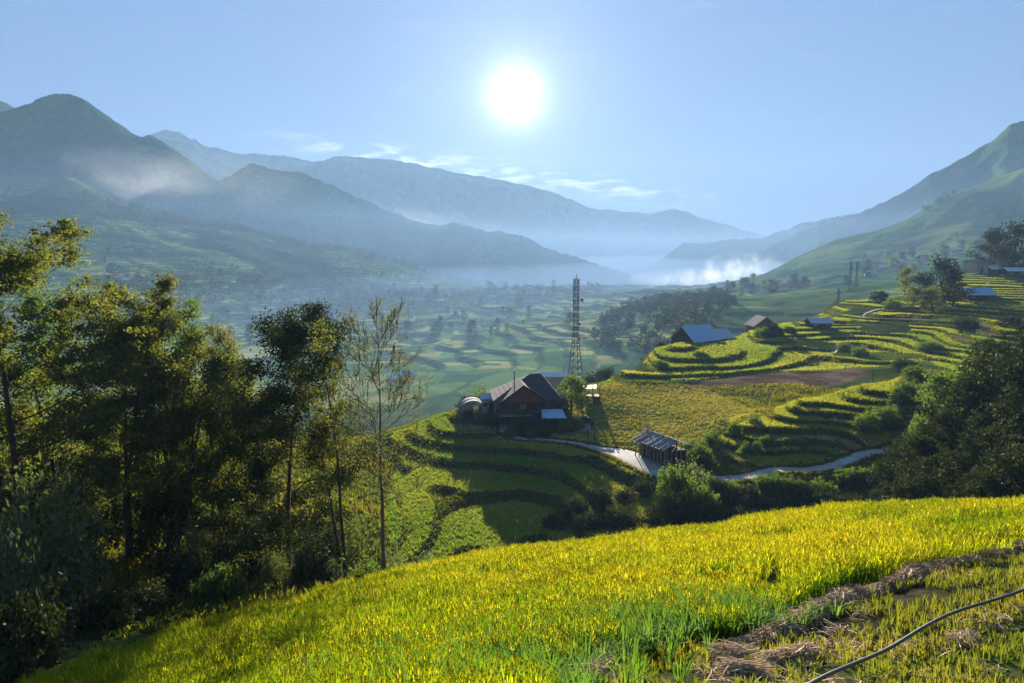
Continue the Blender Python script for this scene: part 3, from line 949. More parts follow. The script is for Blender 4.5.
# black pipe over the stubble
M_PIPE = simple_mat('black_pipe', (0.03, 0.03, 0.032), (0.018, 0.018, 0.02), 3, 0.35, 0.05)
pp = [hit(a, b, 0.42) for a, b in ((800, 690), (838, 672), (880, 651), (920, 630), (958, 612), (990, 600), (1030, 586), (1060, 572))]
PPt = catmull([(p[0], p[1], p[2]) for p in pp], 0.25)
def tube(path, rad_, sides=8):
    path = np.asarray(path, float); n_ = len(path)
    rad_ = np.broadcast_to(rad_, (n_,))
    T_ = np.gradient(path, axis=0); T_ /= np.linalg.norm(T_, axis=1)[:, None] + 1e-9
    ref = np.where(np.abs(T_[:, 2:3]) > 0.9, np.array([[1.0, 0, 0]]), np.array([[0, 0, 1.0]]))
    A_ = np.cross(T_, ref); A_ /= np.linalg.norm(A_, axis=1)[:, None] + 1e-9
    B_ = np.cross(T_, A_)
    t = np.linspace(0, 2 * np.pi, sides, endpoint=False)
    V_ = path[:, None] + (A_[:, None] * np.cos(t)[None, :, None] + B_[:, None] * np.sin(t)[None, :, None]) * rad_[:, None, None]
    k_ = np.arange(n_ * sides).reshape(n_, sides); k2 = np.roll(k_, -1, 1)
    F_ = np.stack([k_[:-1], k2[:-1], k2[1:], k_[1:]], -1).reshape(-1, 4)
    return V_.reshape(-1, 3), F_
PPt[:, 2] += 0.04 * np.sin(np.arange(len(PPt)) * 0.35)
V, Fq = tube(PPt, 0.033, 10)
o = mesh_np('water_pipe', V, Fq, M_PIPE, smooth=True); tag(o, 'black plastic water pipe running over the stubble in the corner', 'pipe')

# crops and weeds on the terraces
def scatter(poly, dens, seed):
    poly = np.array(poly)
    x0, y0 = poly.min(0); x1, y1 = poly.max(0)
    k_ = int((x1 - x0) * (y1 - y0) * dens)
    r_ = np.random.default_rng(seed)
    x = r_.uniform(x0, x1, k_); y = r_.uniform(y0, y1, k_)
    m_ = in_poly(x, y, list(map(tuple, poly)))
    x, y = x[m_], y[m_]
    z, inf = terrain(x, y, True)
    return x, y, z, inf
parts = []; wparts = []
for key, poly, dens, hh, seed in (('spur', SPUR, 17, 0.36, 1), ('knoll', KNOLL, 17, 0.4, 2), ('rterr', RTERR, 5.5, 0.38, 3)):
    x, y, z, inf = scatter(poly, dens, seed)
    w, ris, idx, fr = inf[key]
    road_d = road_dist(x, y)
    ok = (road_d > 2.4)
    cell_, seed_, _w = {'spur': (14, 301, 0), 'knoll': (12, 311, 0), 'rterr': (22, 321, 0)}[key]
    ha = _hash(np.floor(idx), np.floor(x / cell_ + 3 * _hash(np.floor(idx), idx * 0, seed_ + 1)), seed_)
    t_ = (w > 0.5) & (ris < 0.5) & ok & (~(in_poly(x, y, BROWN))) & ((ha > 0.2) | (key == 'spur'))
    hsh = ha[t_]
    Pp = np.stack([x, y, z], 1)[t_]
    tint = np.clip((0.2 + 0.3 * sstep(5, 12, x[t_] + 0) if key == 'spur' else 0.62 if key == 'knoll' else 0.36) + 0.5 * hsh + 0.4 * fbm(x[t_] / 9, y[t_] / 9, 3, 306), 0, 1)  # spur tint paints shade as green, sunlit strips on the right as gold
    wd = 0.055 if key != 'rterr' else 0.10
    parts.append(blades(Pp, np.full(len(Pp), hh), 6, wd, 0.6, tint, 0.2, 0.2, 0.12))
    wk = (w > 0.3) & (ris > 0.5) & ok & (rng.random(len(x)) < 0.8)
    Pw = np.stack([x, y, z], 1)[wk]
    wparts.append(blades(Pw, rng.uniform(0.2, 0.7, len(Pw)) * (0.9 if key == 'knoll' else 0.5 if key == 'spur' else 0.5), 8, wd * 1.3, 0.9, rng.uniform(0.0, 0.6, len(Pw)), 0.3, 0.4, 0.2))
nv = 5200
ki = rng.integers(1, len(ROADC) - 1, nv); tv = ROADC[ki + 1, :2] - ROADC[ki - 1, :2]; tv /= np.linalg.norm(tv, axis=1)[:, None]
off = rng.choice([-1, 1], nv) * (ROADC[ki, 2] / 2 + rng.normal(0.12, 0.16, nv))
vx = ROADC[ki, 0] + tv[:, 1] * off + rng.uniform(-.3, .3, nv); vy = ROADC[ki, 1] - tv[:, 0] * off + rng.uniform(-.3, .3, nv)
wparts.append(blades(np.column_stack([vx, vy, terrain(vx, vy)]), rng.uniform(0.12, 0.4, nv), 7, 0.07, 0.9, rng.uniform(0.1, 0.8, nv), 0.15, 0.3, 0.2))
V, Fq, T = merge(parts)
o = mesh_np('terrace_rice', V, Fq, M_TRICE, attrs={'tint': T}); tag(o, 'rice standing on the curved terraces', 'rice', kind='stuff')
# rough grass on the plain, banks and left slope
ROUGH = plan("-100 500 45;-100 430 110;200 430 110;385 470 90;300 560 62;420 578 44;700 560 50;1100 540 50;1100 380 110;930 400 100;880 470 90;700 490 84;700 440 100;750 400 120;900 370 125;1020 365 140;1000 350 160;860 378 146;740 400 124;640 395 128;590 392 128;540 420 112;600 446 98;560 440 100;500 430 106;400 440 108;380 520 70;200 600 30;-100 640 26")
x, y, z, inf = scatter(np.concatenate([np.array([[-60, 26], [70, 26], [70, 135], [-60, 135]])]), 5, 9)
ok = (inf['spur'][0] < 0.5) & (inf['knoll'][0] < 0.5) & (inf['rterr'][0] < 0.5) & (road_dist(x, y) > 2.5) & ~in_poly(x, y, FIELD) & in_view(x, y, z, 30, 30)
x, y, z = x[ok], y[ok], z[ok]
pl = in_poly(x, y, PLAIN)
den = fbm(x / 5, y / 5, 3, 77) * 0.5 + 0.5
keep = rng.random(len(x)) < np.where(pl, 0.7, 0.35 + 0.8 * den)
x, y, z, pl, den = x[keep], y[keep], z[keep], pl[keep], den[keep]
wparts.append(blades(np.stack([x, y, z], 1), np.where(pl, 0.22, 0.25 + 0.5 * den), 7, 0.09, 0.9, np.where(pl, 0.7, den * 0.7), 0.35, 0.4, 0.25))
V, Fq, T = merge(wparts)
M_WEED = foliage_mat('weed_leaf', (0.03, 0.06, 0.012), (0.24, 0.20, 0.03), 0.5, gloss=0.0)
o = mesh_np('grass', V, Fq, M_WEED, attrs={'tint': T}); tag(o, 'rough grass and weeds on banks and terrace risers', 'grass', kind='stuff')


# ------------------------------------------------------------------ trees
def leaves(C, rad_, nl, size, r_, flat=0.7, tint0=0.0):
    n_ = len(C)
    rad_ = np.broadcast_to(rad_, (n_,))
    c = np.repeat(C, nl, 0); rr2 = np.repeat(rad_, nl)
    m = len(c)
    p = c + r_.normal(0, 0.5, (m, 3)) * rr2[:, None] * np.array([1, 1, flat])
    u = r_.normal(0, 1, (m, 3)); u /= np.linalg.norm(u, axis=1)[:, None]
    v = np.cross(u, r_.normal(0, 1, (m, 3))); v /= np.linalg.norm(v, axis=1)[:, None] + 1e-9
    s = (size * r_.uniform(0.6, 1.4, m))[:, None]
    u = u * s; v = v * s * 0.5
    V_ = np.stack([p - u, p + v, p + u, p - v], 1).reshape(-1, 3)
    F_ = np.arange(m * 4).reshape(-1, 4)
    ct = np.repeat(r_.uniform(0, 1, n_), nl)
    T_ = np.clip(ct * 0.6 + r_.uniform(0, 0.4, m) + tint0, 0, 1)
    return V_, F_, np.repeat(T_, 4)


def skeleton(r_, height, tr, n_prim=16, first=0.3, spread=3.0, elev=(0.05, 0.8), wander=0.5, stems=1, lean=0.12, prof=None, curl=0.18, subs=4, twigs=3):
    tubes_ = []; ends = []
    prof = prof or (lambda f: 0.75 + 0.8 * f if f < 0.3 else 1.0 - 0.35 * ((f - 0.3) / 0.7) ** 2)
    for s_ in range(stems):
        az0 = r_.uniform(0, 6.28); lean_ = lean * (1 if stems == 1 else 1.6)
        nn = 12
        path = np.zeros((nn, 3)); hs = height * (1 if s_ == 0 else r_.uniform(0.75, 0.95))
        off = np.zeros(2)
        for i in range(nn):
            f = i / (nn - 1)
            off = off + r_.normal(0, wander / nn, 2)
            path[i] = (math.cos(az0) * lean_ * hs * f * f + off[0] + (0.25 * math.cos(az0) if stems > 1 else 0), math.sin(az0) * lean_ * hs * f * f + off[1] + (0.25 * math.sin(az0) if stems > 1 else 0), hs * f - (0.5 if i == 0 else 0))
        rad_ = tr * (1 - np.linspace(0, 1, nn) ** 1.1 * 0.93)
        tubes_.append((path, rad_, 7))
        gold = r_.uniform(0, 6.28)
        for i in range(n_prim):
            f = first + (1 - first) * ((i + r_.uniform(0, 1)) / n_prim)
            f = min(f, 0.985)
            k = f * (nn - 1); k0 = int(k); p0 = path[k0] * (1 - (k - k0)) + path[min(k0 + 1, nn - 1)] * (k - k0)
            gold += 2.4 + r_.normal(0, 0.3)
            Lb = spread * prof((f - first) / (1 - first)) * r_.uniform(0.75, 1.15) / (1 if stems == 1 else 1.3)
            e0 = elev[0] + (elev[1] - elev[0]) * (f - first) / (1 - first) + r_.normal(0, 0.1)
            mseg = 6
            bp_ = [p0]; az = gold; e = e0
            for j in range(mseg):
                az += r_.normal(0, 0.15); e += curl / mseg + r_.normal(0, 0.08)
                bp_.append(bp_[-1] + np.array([math.cos(az) * math.cos(e), math.sin(az) * math.cos(e), math.sin(e)]) * Lb / mseg)
            bp_ = np.array(bp_)
            r0 = max(tr * (1 - f) * 0.45, tr * 0.10)
            tubes_.append((bp_, r0 * np.linspace(1, 0.25, mseg + 1), 4))
            ends.append(bp_[-1])
            for q in range(subs):
                g_ = 0.3 + 0.7 * (q + r_.uniform(0, 1)) / subs
                kk = g_ * mseg; a_ = int(min(kk, mseg - 1)); sp0 = bp_[a_] + (bp_[a_ + 1] - bp_[a_]) * (kk - a_)
                az2 = az + r_.choice([-1, 1]) * r_.uniform(0.5, 1.2); e2 = e + r_.normal(0, 0.3)
                Ls = Lb * 0.42 * r_.uniform(0.6, 1.1)
                sb = [sp0]
                for j in range(3):
                    e2 += 0.08; az2 += r_.normal(0, 0.15)
                    sb.append(sb[-1] + np.array([math.cos(az2) * math.cos(e2), math.sin(az2) * math.cos(e2), math.sin(e2)]) * Ls / 3)
                sb = np.array(sb)
                tubes_.append((sb, r0 * 0.4 * np.linspace(1, 0.3, 4), 3))
                ends.append(sb[-1]); ends.append(sb[2])
                for w_ in range(twigs):
                    az3 = az2 + r_.normal(0, 0.8); e3 = e2 + r_.normal(0, 0.4); Lt = Ls * 0.5 * r_.uniform(0.5, 1.1)
                    b0 = sb[r_.integers(1, 4)]
                    b1 = b0 + np.array([math.cos(az3) * math.cos(e3), math.sin(az3) * math.cos(e3), math.sin(e3)]) * Lt
                    tubes_.append((np.array([b0, (b0 + b1) / 2 + r_.normal(0, 0.03, 3), b1]), r0 * 0.2 * np.array([1, 0.7, 0.4]), 3))
                    ends.append(b1)
    return tubes_, np.array(ends)


def tubes_mesh(tubes_):
    Vs, Fs, o = [], [], 0
    for path, rad_, sd in tubes_:
        V_, F_ = tube(path, np.maximum(rad_, 0.006), sd)
        Vs.append(V_); Fs.append(F_ + o); o += len(V_)
    return np.concatenate(Vs), np.concatenate(Fs)


def make_tree(loc, height, mat, label, group=None, name='tree', cat='tree', seed=0, nl=26, lsize=0.09, crad=0.55, flat=0.7, drop=0.0, bark=None, minr=0.006, **kw):
    r_ = np.random.default_rng(seed)
    t = empty(name, loc, r_.uniform(0, 6.28), label, cat, group)
    tb, ends = skeleton(r_, height, **kw)
    V_, F_ = tubes_mesh([(p, np.maximum(r__, minr), s__) for p, r__, s__ in tb])
    mesh_np('trunk', V_, F_, bark or M_BARK, t, smooth=True)
    if drop > 0: ends = ends[r_.random(len(ends)) > drop]
    V_, F_, T_ = leaves(ends, crad * r_.uniform(0.6, 1.3, len(ends)), nl, lsize, r_, flat)
    mesh_np('crown', V_, F_, mat, t, attrs={'tint': T_})
    return t


def top_h(px, pytop, Y, z0):
    return px2w(px, pytop, Y)[2] - z0


def put_tree(px, Y, pytop, **kw):
    x, y, z = at(px, Y)
    return make_tree((x, y, z), top_h(px, pytop, Y, z), **kw)


def vase(f): return 1.0 - 0.5 * f
LEFTG = 'tall trees on the left slope'
put_tree(24, 37, 262, mat=M_LEAF_OLIVE, label='tallest tree at the left edge with brown olive crown above the hills', name='tall_tree', seed=11, lean=0.03, tr=0.26, n_prim=20, first=0.24, spread=6.00, elev=(0.0, 0.6), crad=0.7, nl=68, lsize=0.10, flat=0.45, drop=0.0, subs=5, group=LEFTG)
put_tree(-12, 41, 262, mat=M_LEAF_OLIVE, label='olive tree cut off by the left edge behind the tallest tree', name='tall_tree', seed=12, tr=0.24, n_prim=20, first=0.19, spread=6.00, elev=(0.0, 0.6), crad=0.75, nl=68, lsize=0.11, flat=0.5, group=LEFTG)
put_tree(62, 46, 335, mat=M_LEAF_MID, label='dark green rounded tree right beside the tallest left tree', name='tall_tree', seed=13, tr=0.2, n_prim=20, first=0.22, spread=4.6, crad=0.7, nl=44, lsize=0.11, group=LEFTG)
put_tree(128, 42, 316, mat=M_LEAF_OLIVE, label='olive brown tree with rounded top, second tallest on the left slope', name='tall_tree', seed=14, tr=0.2, n_prim=20, first=0.26, spread=4.50, elev=(0.15, 0.8), crad=0.62, nl=54, lsize=0.09, stems=2, group=LEFTG, drop=0.0)
put_tree(186, 42, 336, mat=M_LEAF_OLIVE, label='russet olive tree with several slim trunks and loose crown', name='tall_tree', seed=15, tr=0.17, n_prim=16, first=0.26, spread=4.35, elev=(0.15, 0.8), crad=0.6, nl=44, lsize=0.085, stems=3, group=LEFTG, drop=0.0)
put_tree(215, 46, 400, mat=M_LEAF_MID, label='lighter green tree below and behind the russet tree', name='tall_tree', seed=17, tr=0.14, n_prim=14, first=0.19, spread=3.30, crad=0.55, nl=56, lsize=0.09, group=LEFTG)
put_tree(292, 37, 350, mat=M_LEAF_DARK_SHADE, label='dark dense tree with layered branches left of the thin trees', name='tall_tree', seed=18, tr=0.17, n_prim=30, first=0.17, spread=3.90, elev=(-0.1, 0.8), crad=0.8, nl=85, lsize=0.075, flat=0.5, group=LEFTG)
put_tree(268, 40, 420, mat=M_LEAF_DARK_SHADE, label='small dark tree leaning against the dense layered tree', name='tall_tree', seed=19, tr=0.12, n_prim=14, first=0.15, spread=2.85, crad=0.7, nl=75, lsize=0.08, group=LEFTG)
put_tree(158, 47, 338, mat=M_LEAF_MID, label='fuller green tree behind and between the olive brown and russet trees', name='tall_tree', seed=31, tr=0.17, n_prim=22, first=0.2, spread=3.8, crad=0.75, nl=50, lsize=0.10, group=LEFTG)
put_tree(225, 44, 375, mat=M_LEAF_OLIVE, label='rounded olive tree at the right end of the left grove', name='tall_tree', seed=32, tr=0.15, n_prim=20, first=0.2, spread=3.0, crad=0.7, nl=42, lsize=0.09, group=LEFTG)
put_tree(347, 36, 334, mat=M_LEAF_OLIVE, label='thin tree with sparse upright crown beside the bare spreading tree', name='thin_tree', seed=20, tr=0.11, n_prim=18, first=0.42, spread=1.69, elev=(0.45, 1.1), minr=0.01, crad=0.4, nl=14, lsize=0.06, stems=2, drop=0.35, group='thin trees at the crest')
put_tree(384, 35, 334, mat=M_LEAF_OLIVE, label='slim nearly bare tree with fan of fine branches', name='thin_tree', seed=21, tr=0.12, n_prim=28, first=0.34, spread=3.6, elev=(0.35, 0.8), lean=0.02, minr=0.014, bark=M_BARKPALE, crad=0.5, nl=8, lsize=0.042, drop=0.25, prof=vase, subs=8, twigs=5, curl=0.15, group='thin trees at the crest')


def bush_mesh(seed, mat, n_c=130, nl=30, ls=0.06, bot=0.0, clump=0.22):
    """unit bush: radius 1, height about 1.2; returns (stem mesh, leaf mesh)"""
    r_ = np.random.default_rng(seed)
    a = r_.uniform(0, 6.28, n_c); e = np.arcsin(r_.uniform(-0.1, 1, n_c)); rr = r_.uniform(0.45, 1.0, n_c) ** 0.5
    lob = 1 + 0.28 * np.sin(a * 3 + seed) * np.cos(e * 4 + seed * 2) + r_.normal(0, 0.10, n_c)
    C = np.stack([np.cos(a) * np.cos(e) * rr * lob, np.sin(a) * np.cos(e) * rr * lob, np.sin(e) * rr * lob * 1.15 + 0.12], 1)
    V_, F_, T_ = leaves(C, clump, nl, ls, r_, 0.8)
    l = mesh_np('leaves', V_, F_, mat, attrs={'tint': T_})
    tb = []
    for k in range(14):
        c = C[k] * 0.9
        tb.append((np.array([[0, 0, -0.15], c * 0.5 + r_.normal(0, 0.05, 3), c]), np.array([0.035, 0.02, 0.008]), 4))
    V_, F_ = tubes_mesh(tb)
    s = mesh_np('stems', V_, F_, M_BARK, smooth=True)
    ms, ml = s.data, l.data
    bpy.data.objects.remove(s); bpy.data.objects.remove(l)
    return ms, ml


BUSH = {}
for nm, mat, cnt, nl, ls in (('dark', M_LEAF_DARK_SHADE, 150, 34, 0.055), ('mid', M_LEAF_MID, 150, 30, 0.06), ('broad', M_LEAF_BROAD, 170, 34, 0.038), ('pale', M_LEAF_PALE, 90, 18, 0.05), ('big', M_LEAF_DARK_SHADE, 460, 36, 0.036), ('bigm', M_LEAF_MID, 460, 32, 0.036)):
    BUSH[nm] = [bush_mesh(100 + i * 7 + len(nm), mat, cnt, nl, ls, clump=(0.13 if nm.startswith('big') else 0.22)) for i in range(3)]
bcount = [0]


def put_bush(px, Y, kind, rx, hz, label, group=None, name='bush', cat='bush', xyz=None, dz=0.0):
    x, y, z = xyz if xyz is not None else at(px, Y)
    bcount[0] += 1
    v = BUSH[kind][bcount[0] % 3]
    t = empty(name, (x, y, z - 0.05 + dz), rng.uniform(0, 6.28), label, cat, group)
    t.scale = (rx, rx, hz / 1.2)
    for me_, nm in ((v[0], 'stems'), (v[1], 'leaves')):
        link(bpy.data.objects.new(nm, me_), t)
    return t


# bushes on the left, under the tall trees
LB = [(22, 27, 'broad', 2.6, 6.2, 'large leaved olive bush filling the lower left edge'), (75, 30, 'broad', 1.6, 4.4, 'leafy bush right of the large bush at the left edge'),
      (-20, 24, 'broad', 2.2, 5.5, 'broad leaved bush cut by the left edge'), (60, 34, 'dark', 2.2, 3.6, 'dark shrub in the shade under the tallest tree'),
      (150, 52, 'mid', 1.7, 2.6, 'sunlit green shrub seen between the left trunks'), (120, 60, 'mid', 1.8, 2.4, 'low bright shrub far behind the left trunks'),
      (205, 40, 'broad', 1.5, 3.4, 'grey green bush below the russet tree'), (232, 42, 'broad', 1.6, 3.8, 'grey green bush left of the dense layered tree'),
      (185, 35, 'dark', 1.4, 2.2, 'dark shrub in shadow near the field crest'), (250, 36, 'dark', 1.2, 2.2, 'dark low shrub at the foot of the layered tree'),
      (225, 33, 'mid', 1.2, 1.9, 'green shrub on the crest left of the layered tree'), (310, 34, 'dark', 1.1, 2.2, 'dark shrub at the base of the layered tree trunk'),
      (330, 34, 'pale', 0.9, 2.0, 'pale leaved shrub between the layered and thin trees'), (395, 37, 'pale', 0.8, 2.4, 'pale shrub behind the bare spreading tree'),
      (425, 36, 'pale', 0.62, 1.5, 'small pale shrub standing free right of the bare tree'), (365, 36, 'mid', 0.9, 1.7, 'green shrub between the slim trunks'),
      (280, 34, 'broad', 1.1, 2.4, 'glossy leaved shrub in front of the layered tree'), (145, 31, 'dark', 1.3, 1.5, 'flat dark shrub in the shade at the crest'),
      (20, 22, 'dark', 1.6, 2.6, 'dark undergrowth clump at the lower left'), (105, 28, 'dark', 1.2, 1.6, 'dark undergrowth clump beside the shaded path'),
      (170, 44, 'dark', 2.2, 5.0, 'tall shaded shrub between the two olive trees'), (100, 48, 'dark', 2.4, 5.0, 'tall dark shrub behind the low dark tree'), (40, 50, 'dark', 3.0, 6.5, 'tall dark thicket behind the left edge bushes')]
for a in LB: put_bush(*a, group='bushes under the left trees')
put_bush(562, 36, 'pale', 0.28, 0.9, 'tiny pale sapling poking above the field crest', cat='sapling', name='sapling')
# road bushes
put_bush(690, 80, 'pale', 2.3, 3.6, 'pale grey green bush at the road bend below the thatched stall', None)
put_bush(672, 78, 'mid', 1.9, 3.8, 'green bush hanging over the road edge beside the pale bush')
put_bush(700, 74, 'mid', 1.8, 4.0, 'rounded green bush below the road bend')
put_bush(668, 72, 'dark', 2.0, 3.4, 'dark bush below the road bend at the terrace end')
put_bush(740, 70, 'mid', 1.2, 1.5, 'small bush at the foot of the dark bank')
k = 0
TMP = []
for px in range(700, 900, 13):
    TMP.append(put_bush(px + rng.uniform(-3, 3), 82.3 + (px > 840) * 2.5 - 2 * (px < 760), 'mid', rng.uniform(1.1, 1.6), rng.uniform(1.5, 2.1), 'low green bush in the hedge on the lower edge of the road', 'hedge bushes along the road'))
order_labels(TMP, '{} low green hedge bush from the left along the lower road edge')
TMP = []
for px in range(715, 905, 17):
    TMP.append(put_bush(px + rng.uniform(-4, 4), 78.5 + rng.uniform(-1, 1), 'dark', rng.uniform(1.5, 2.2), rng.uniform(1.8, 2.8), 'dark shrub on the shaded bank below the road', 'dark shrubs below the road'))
order_labels(TMP, '{} dark shrub from the left in the upper row on the bank below the road')
TMP = []
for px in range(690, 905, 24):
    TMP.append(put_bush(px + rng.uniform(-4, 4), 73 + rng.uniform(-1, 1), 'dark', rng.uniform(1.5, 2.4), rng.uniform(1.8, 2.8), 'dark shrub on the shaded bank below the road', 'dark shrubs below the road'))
order_labels(TMP, '{} dark shrub from the left in the lower row on the bank below the road')
TMP = []
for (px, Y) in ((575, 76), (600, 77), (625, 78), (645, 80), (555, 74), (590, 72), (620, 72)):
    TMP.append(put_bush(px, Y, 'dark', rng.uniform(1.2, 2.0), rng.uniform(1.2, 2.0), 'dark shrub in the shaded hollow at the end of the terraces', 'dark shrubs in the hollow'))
order_labels(TMP, '{} dark shrub from the left in the shaded hollow beside the terraces')
# right hand thicket: lit tops in mid leaf colour, shade in the dark one
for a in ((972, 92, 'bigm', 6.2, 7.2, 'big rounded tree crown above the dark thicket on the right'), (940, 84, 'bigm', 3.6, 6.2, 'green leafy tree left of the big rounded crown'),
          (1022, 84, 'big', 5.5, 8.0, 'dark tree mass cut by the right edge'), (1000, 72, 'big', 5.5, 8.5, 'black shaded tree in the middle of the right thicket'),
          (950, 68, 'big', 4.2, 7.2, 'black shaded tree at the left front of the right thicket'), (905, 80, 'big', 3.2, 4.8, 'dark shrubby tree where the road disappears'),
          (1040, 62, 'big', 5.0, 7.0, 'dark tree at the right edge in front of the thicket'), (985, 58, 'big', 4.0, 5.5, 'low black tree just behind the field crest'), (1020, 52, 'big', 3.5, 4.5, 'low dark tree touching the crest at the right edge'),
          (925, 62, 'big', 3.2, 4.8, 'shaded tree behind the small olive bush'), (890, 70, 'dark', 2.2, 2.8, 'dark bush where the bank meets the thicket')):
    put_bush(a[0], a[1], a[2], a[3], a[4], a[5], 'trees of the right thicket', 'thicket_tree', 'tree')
put_bush(915, 50, 'broad', 1.5, 2.9, 'small olive bush standing behind the field crest on the right')
# shrubs on the knoll terraces
kx, ky, kz, kinf = scatter(KNOLL, 0.022, 44)
TMP = []
for x, y, z, rs in zip(kx, ky, kz, kinf['knoll'][1]):
    if road_dist(np.array([x]), np.array([y]))[0] < 3.2: continue
    TMP.append(put_bush(0, 0, 'mid', rng.uniform(0.5, 1.1), rng.uniform(0.6, 1.3), 'low green shrub growing on the edge of a knoll terrace', 'shrubs on the knoll terraces', xyz=(x, y, z)))
order_labels(TMP, '{} low green shrub from the left on the knoll terraces')
for (px, Y, r1, h1, lab) in ((905, 103, 1.9, 3.0, 'leafy shrub between the knoll terraces and the thicket'), (885, 98, 1.9, 2.6, 'leafy shrub low on the right side of the knoll'),
                             (915, 112, 1.7, 2.2, 'shrub on top of the knoll beside the big crown'), (868, 96, 1.7, 2.2, 'shrub above the road on the knoll bank'),
                             (712, 96, 1.5, 2.0, 'green shrub left of the knoll terraces'), (700, 90, 1.6, 2.2, 'green shrub right of the thatched stall'), (690, 93, 1.2, 1.8, 'small shrub behind the thatched stall'),
                             (748, 92, 1.3, 1.6, 'round shrub at the lower left of the knoll'), (735, 99, 0.9, 1.8, 'dark shrub at the knoll tip')):
    put_bush(px, Y, 'mid', r1, h1, lab)
# shrubs on the right terraces and slopes
for (px, Y, kd, r1, h1, lab) in ((648, 186, 'dark', 2.0, 2.6, 'dark bush left of the large blue roofed barn'), (662, 180, 'dark', 1.8, 2.0, 'small bush below the left bush of the blue barn'),
        (772, 196, 'dark', 3.2, 3.6, 'large dark bush in the middle of the right terraces'), (762, 194, 'mid', 2.4, 2.6, 'grey green bush left of the large terrace bush'), (790, 200, 'dark', 2.0, 2.0, 'low dark bush right of the large terrace bush'),
        (660, 150, 'mid', 1.8, 1.4, 'low green bush on the left terraces of the spur'), (700, 160, 'mid', 1.8, 1.2, 'flat bush between two spur terraces'), (860, 170, 'mid', 2.0, 2.0, 'bush above the yellow terrace on the right'),
        (845, 178, 'mid', 2.0, 1.8, 'bush beside the terrace path on the right'), (930, 168, 'mid', 3.0, 2.4, 'bush below the tree group on the right slope'), (905, 150, 'dark', 2.6, 2.2, 'dark bush on the bank above the knoll'),
        (985, 160, 'mid', 3.0, 2.4, 'wide bush on the right terraces near the edge'), (1010, 175, 'dark', 3.2, 2.6, 'dark bush on the right terraces at the edge'), (965, 185, 'dark', 3.4, 2.6, 'dark wide bush under the blue roofed shed'),
        (880, 262, 'dark', 3.2, 3.6, 'dark bush on the green slope left of the tree group'), (893, 240, 'mid', 3.0, 3.6, 'green bush at the path left of the tree group')):
    put_bush(px, Y, kd, r1, h1, lab)
# tree group on the right slope and big trees by the village
def far_tree_mesh(seed, mat, h=1.0):
    r_ = np.random.default_rng(seed)
    tb, ends = skeleton(r_, h, 0.035, n_prim=14, first=0.08, spread=0.36, elev=(0.2, 1.0), subs=2, twigs=1, wander=0.1, lean=0.03)
    V_, F_ = tubes_mesh([t for t in tb if t[2] > 3])
    s = mesh_np('trunk', V_, F_, M_BARK, smooth=True)
    V_, F_, T_ = leaves(ends, 0.15, 22, 0.030, r_, 0.8)
    l = mesh_np('crown', V_, F_, mat, attrs={'tint': T_})
    out = (s.data, l.data)
    bpy.data.objects.remove(s); bpy.data.objects.remove(l)
    return out
FT = {'dark': [far_tree_mesh(500 + i, M_LEAF_DARK_SHADE) for i in range(4)], 'mid': [far_tree_mesh(520 + i, M_LEAF_MID) for i in range(3)], 'olive': [far_tree_mesh(540 + i, M_LEAF_OLIVE) for i in range(2)]}
def put_far_tree(px, Y, kind, h, label, group=None, wide=1.0):
    x, y, z = at(px, Y)
    bcount[0] += 1
    v = FT[kind][bcount[0] % len(FT[kind])]
    t = empty('tree', (x, y, z - 0.02 * h), rng.uniform(0, 6.28), label, 'tree', group)
    t.scale = (h * wide, h * wide, h)
    for me_, nm in ((v[0], 'trunk'), (v[1], 'crown')): link(bpy.data.objects.new(nm, me_), t)
    return t
for a in ((938, 236, 'dark', 13, 'tallest dark tree of the group left of the blue roofed shed', None, 1.3), (922, 240, 'dark', 9, 'dark tree at the left of the slope tree group', None, 1.4), (952, 232, 'dark', 9.5, 'dark tree touching the blue roofed shed', None, 1.3),
          (912, 230, 'olive', 6.5, 'brownish tree in front of the slope tree group', None, 1.5), (932, 222, 'olive', 6.5, 'low brown tree below the tallest slope tree', None, 1.5), (905, 285, 'olive', 9.5, 'thin brown tree standing on the ridge left of the group', None, 1.0),
          (990, 300, 'dark', 15, 'big dark tree left of the pair above the village houses', None, 1.2), (1012, 298, 'dark', 17, 'biggest dark tree above the village houses at the right edge', None, 1.25), (1035, 295, 'dark', 15, 'dark tree cut by the right edge above the village', None, 1.2), (1000, 310, 'dark', 12, 'dark tree behind the two big village trees', None, 1.3),
          (485, 150, 'mid', 8.5, 'pale round tree standing behind the white tent', None, 1.3), (468, 140, 'dark', 5.5, 'dark tree left behind the wooden house', None, 1.6), (452, 142, 'dark', 3.8, 'low dark tree at the far left of the house', None, 1.6), (550, 165, 'mid', 8, 'green tree behind the ridge of the wooden house', None, 1.3),
          (572, 112, 'mid', 5.2, 'light green garden tree right of the wooden house', None, 1.25), (562, 107, 'dark', 3.2, 'small dark garden tree in front of the house corner', None, 1.2), (583, 113, 'mid', 4.0, 'garden tree beside the concrete steps', None, 1.2), (590, 160, 'dark', 7, 'dark tree at the foot of the lattice mast', None, 1.4),
          (605, 170, 'dark', 7, 'dark tree right behind the lattice mast foot', None, 1.4), (340, 520, 'dark', 24, 'lone dark conical tree in the open valley fields', None, 0.8), (560, 190, 'dark', 9, 'dark tree left of the lattice mast foot', None, 1.3)):
    put_far_tree(*a)
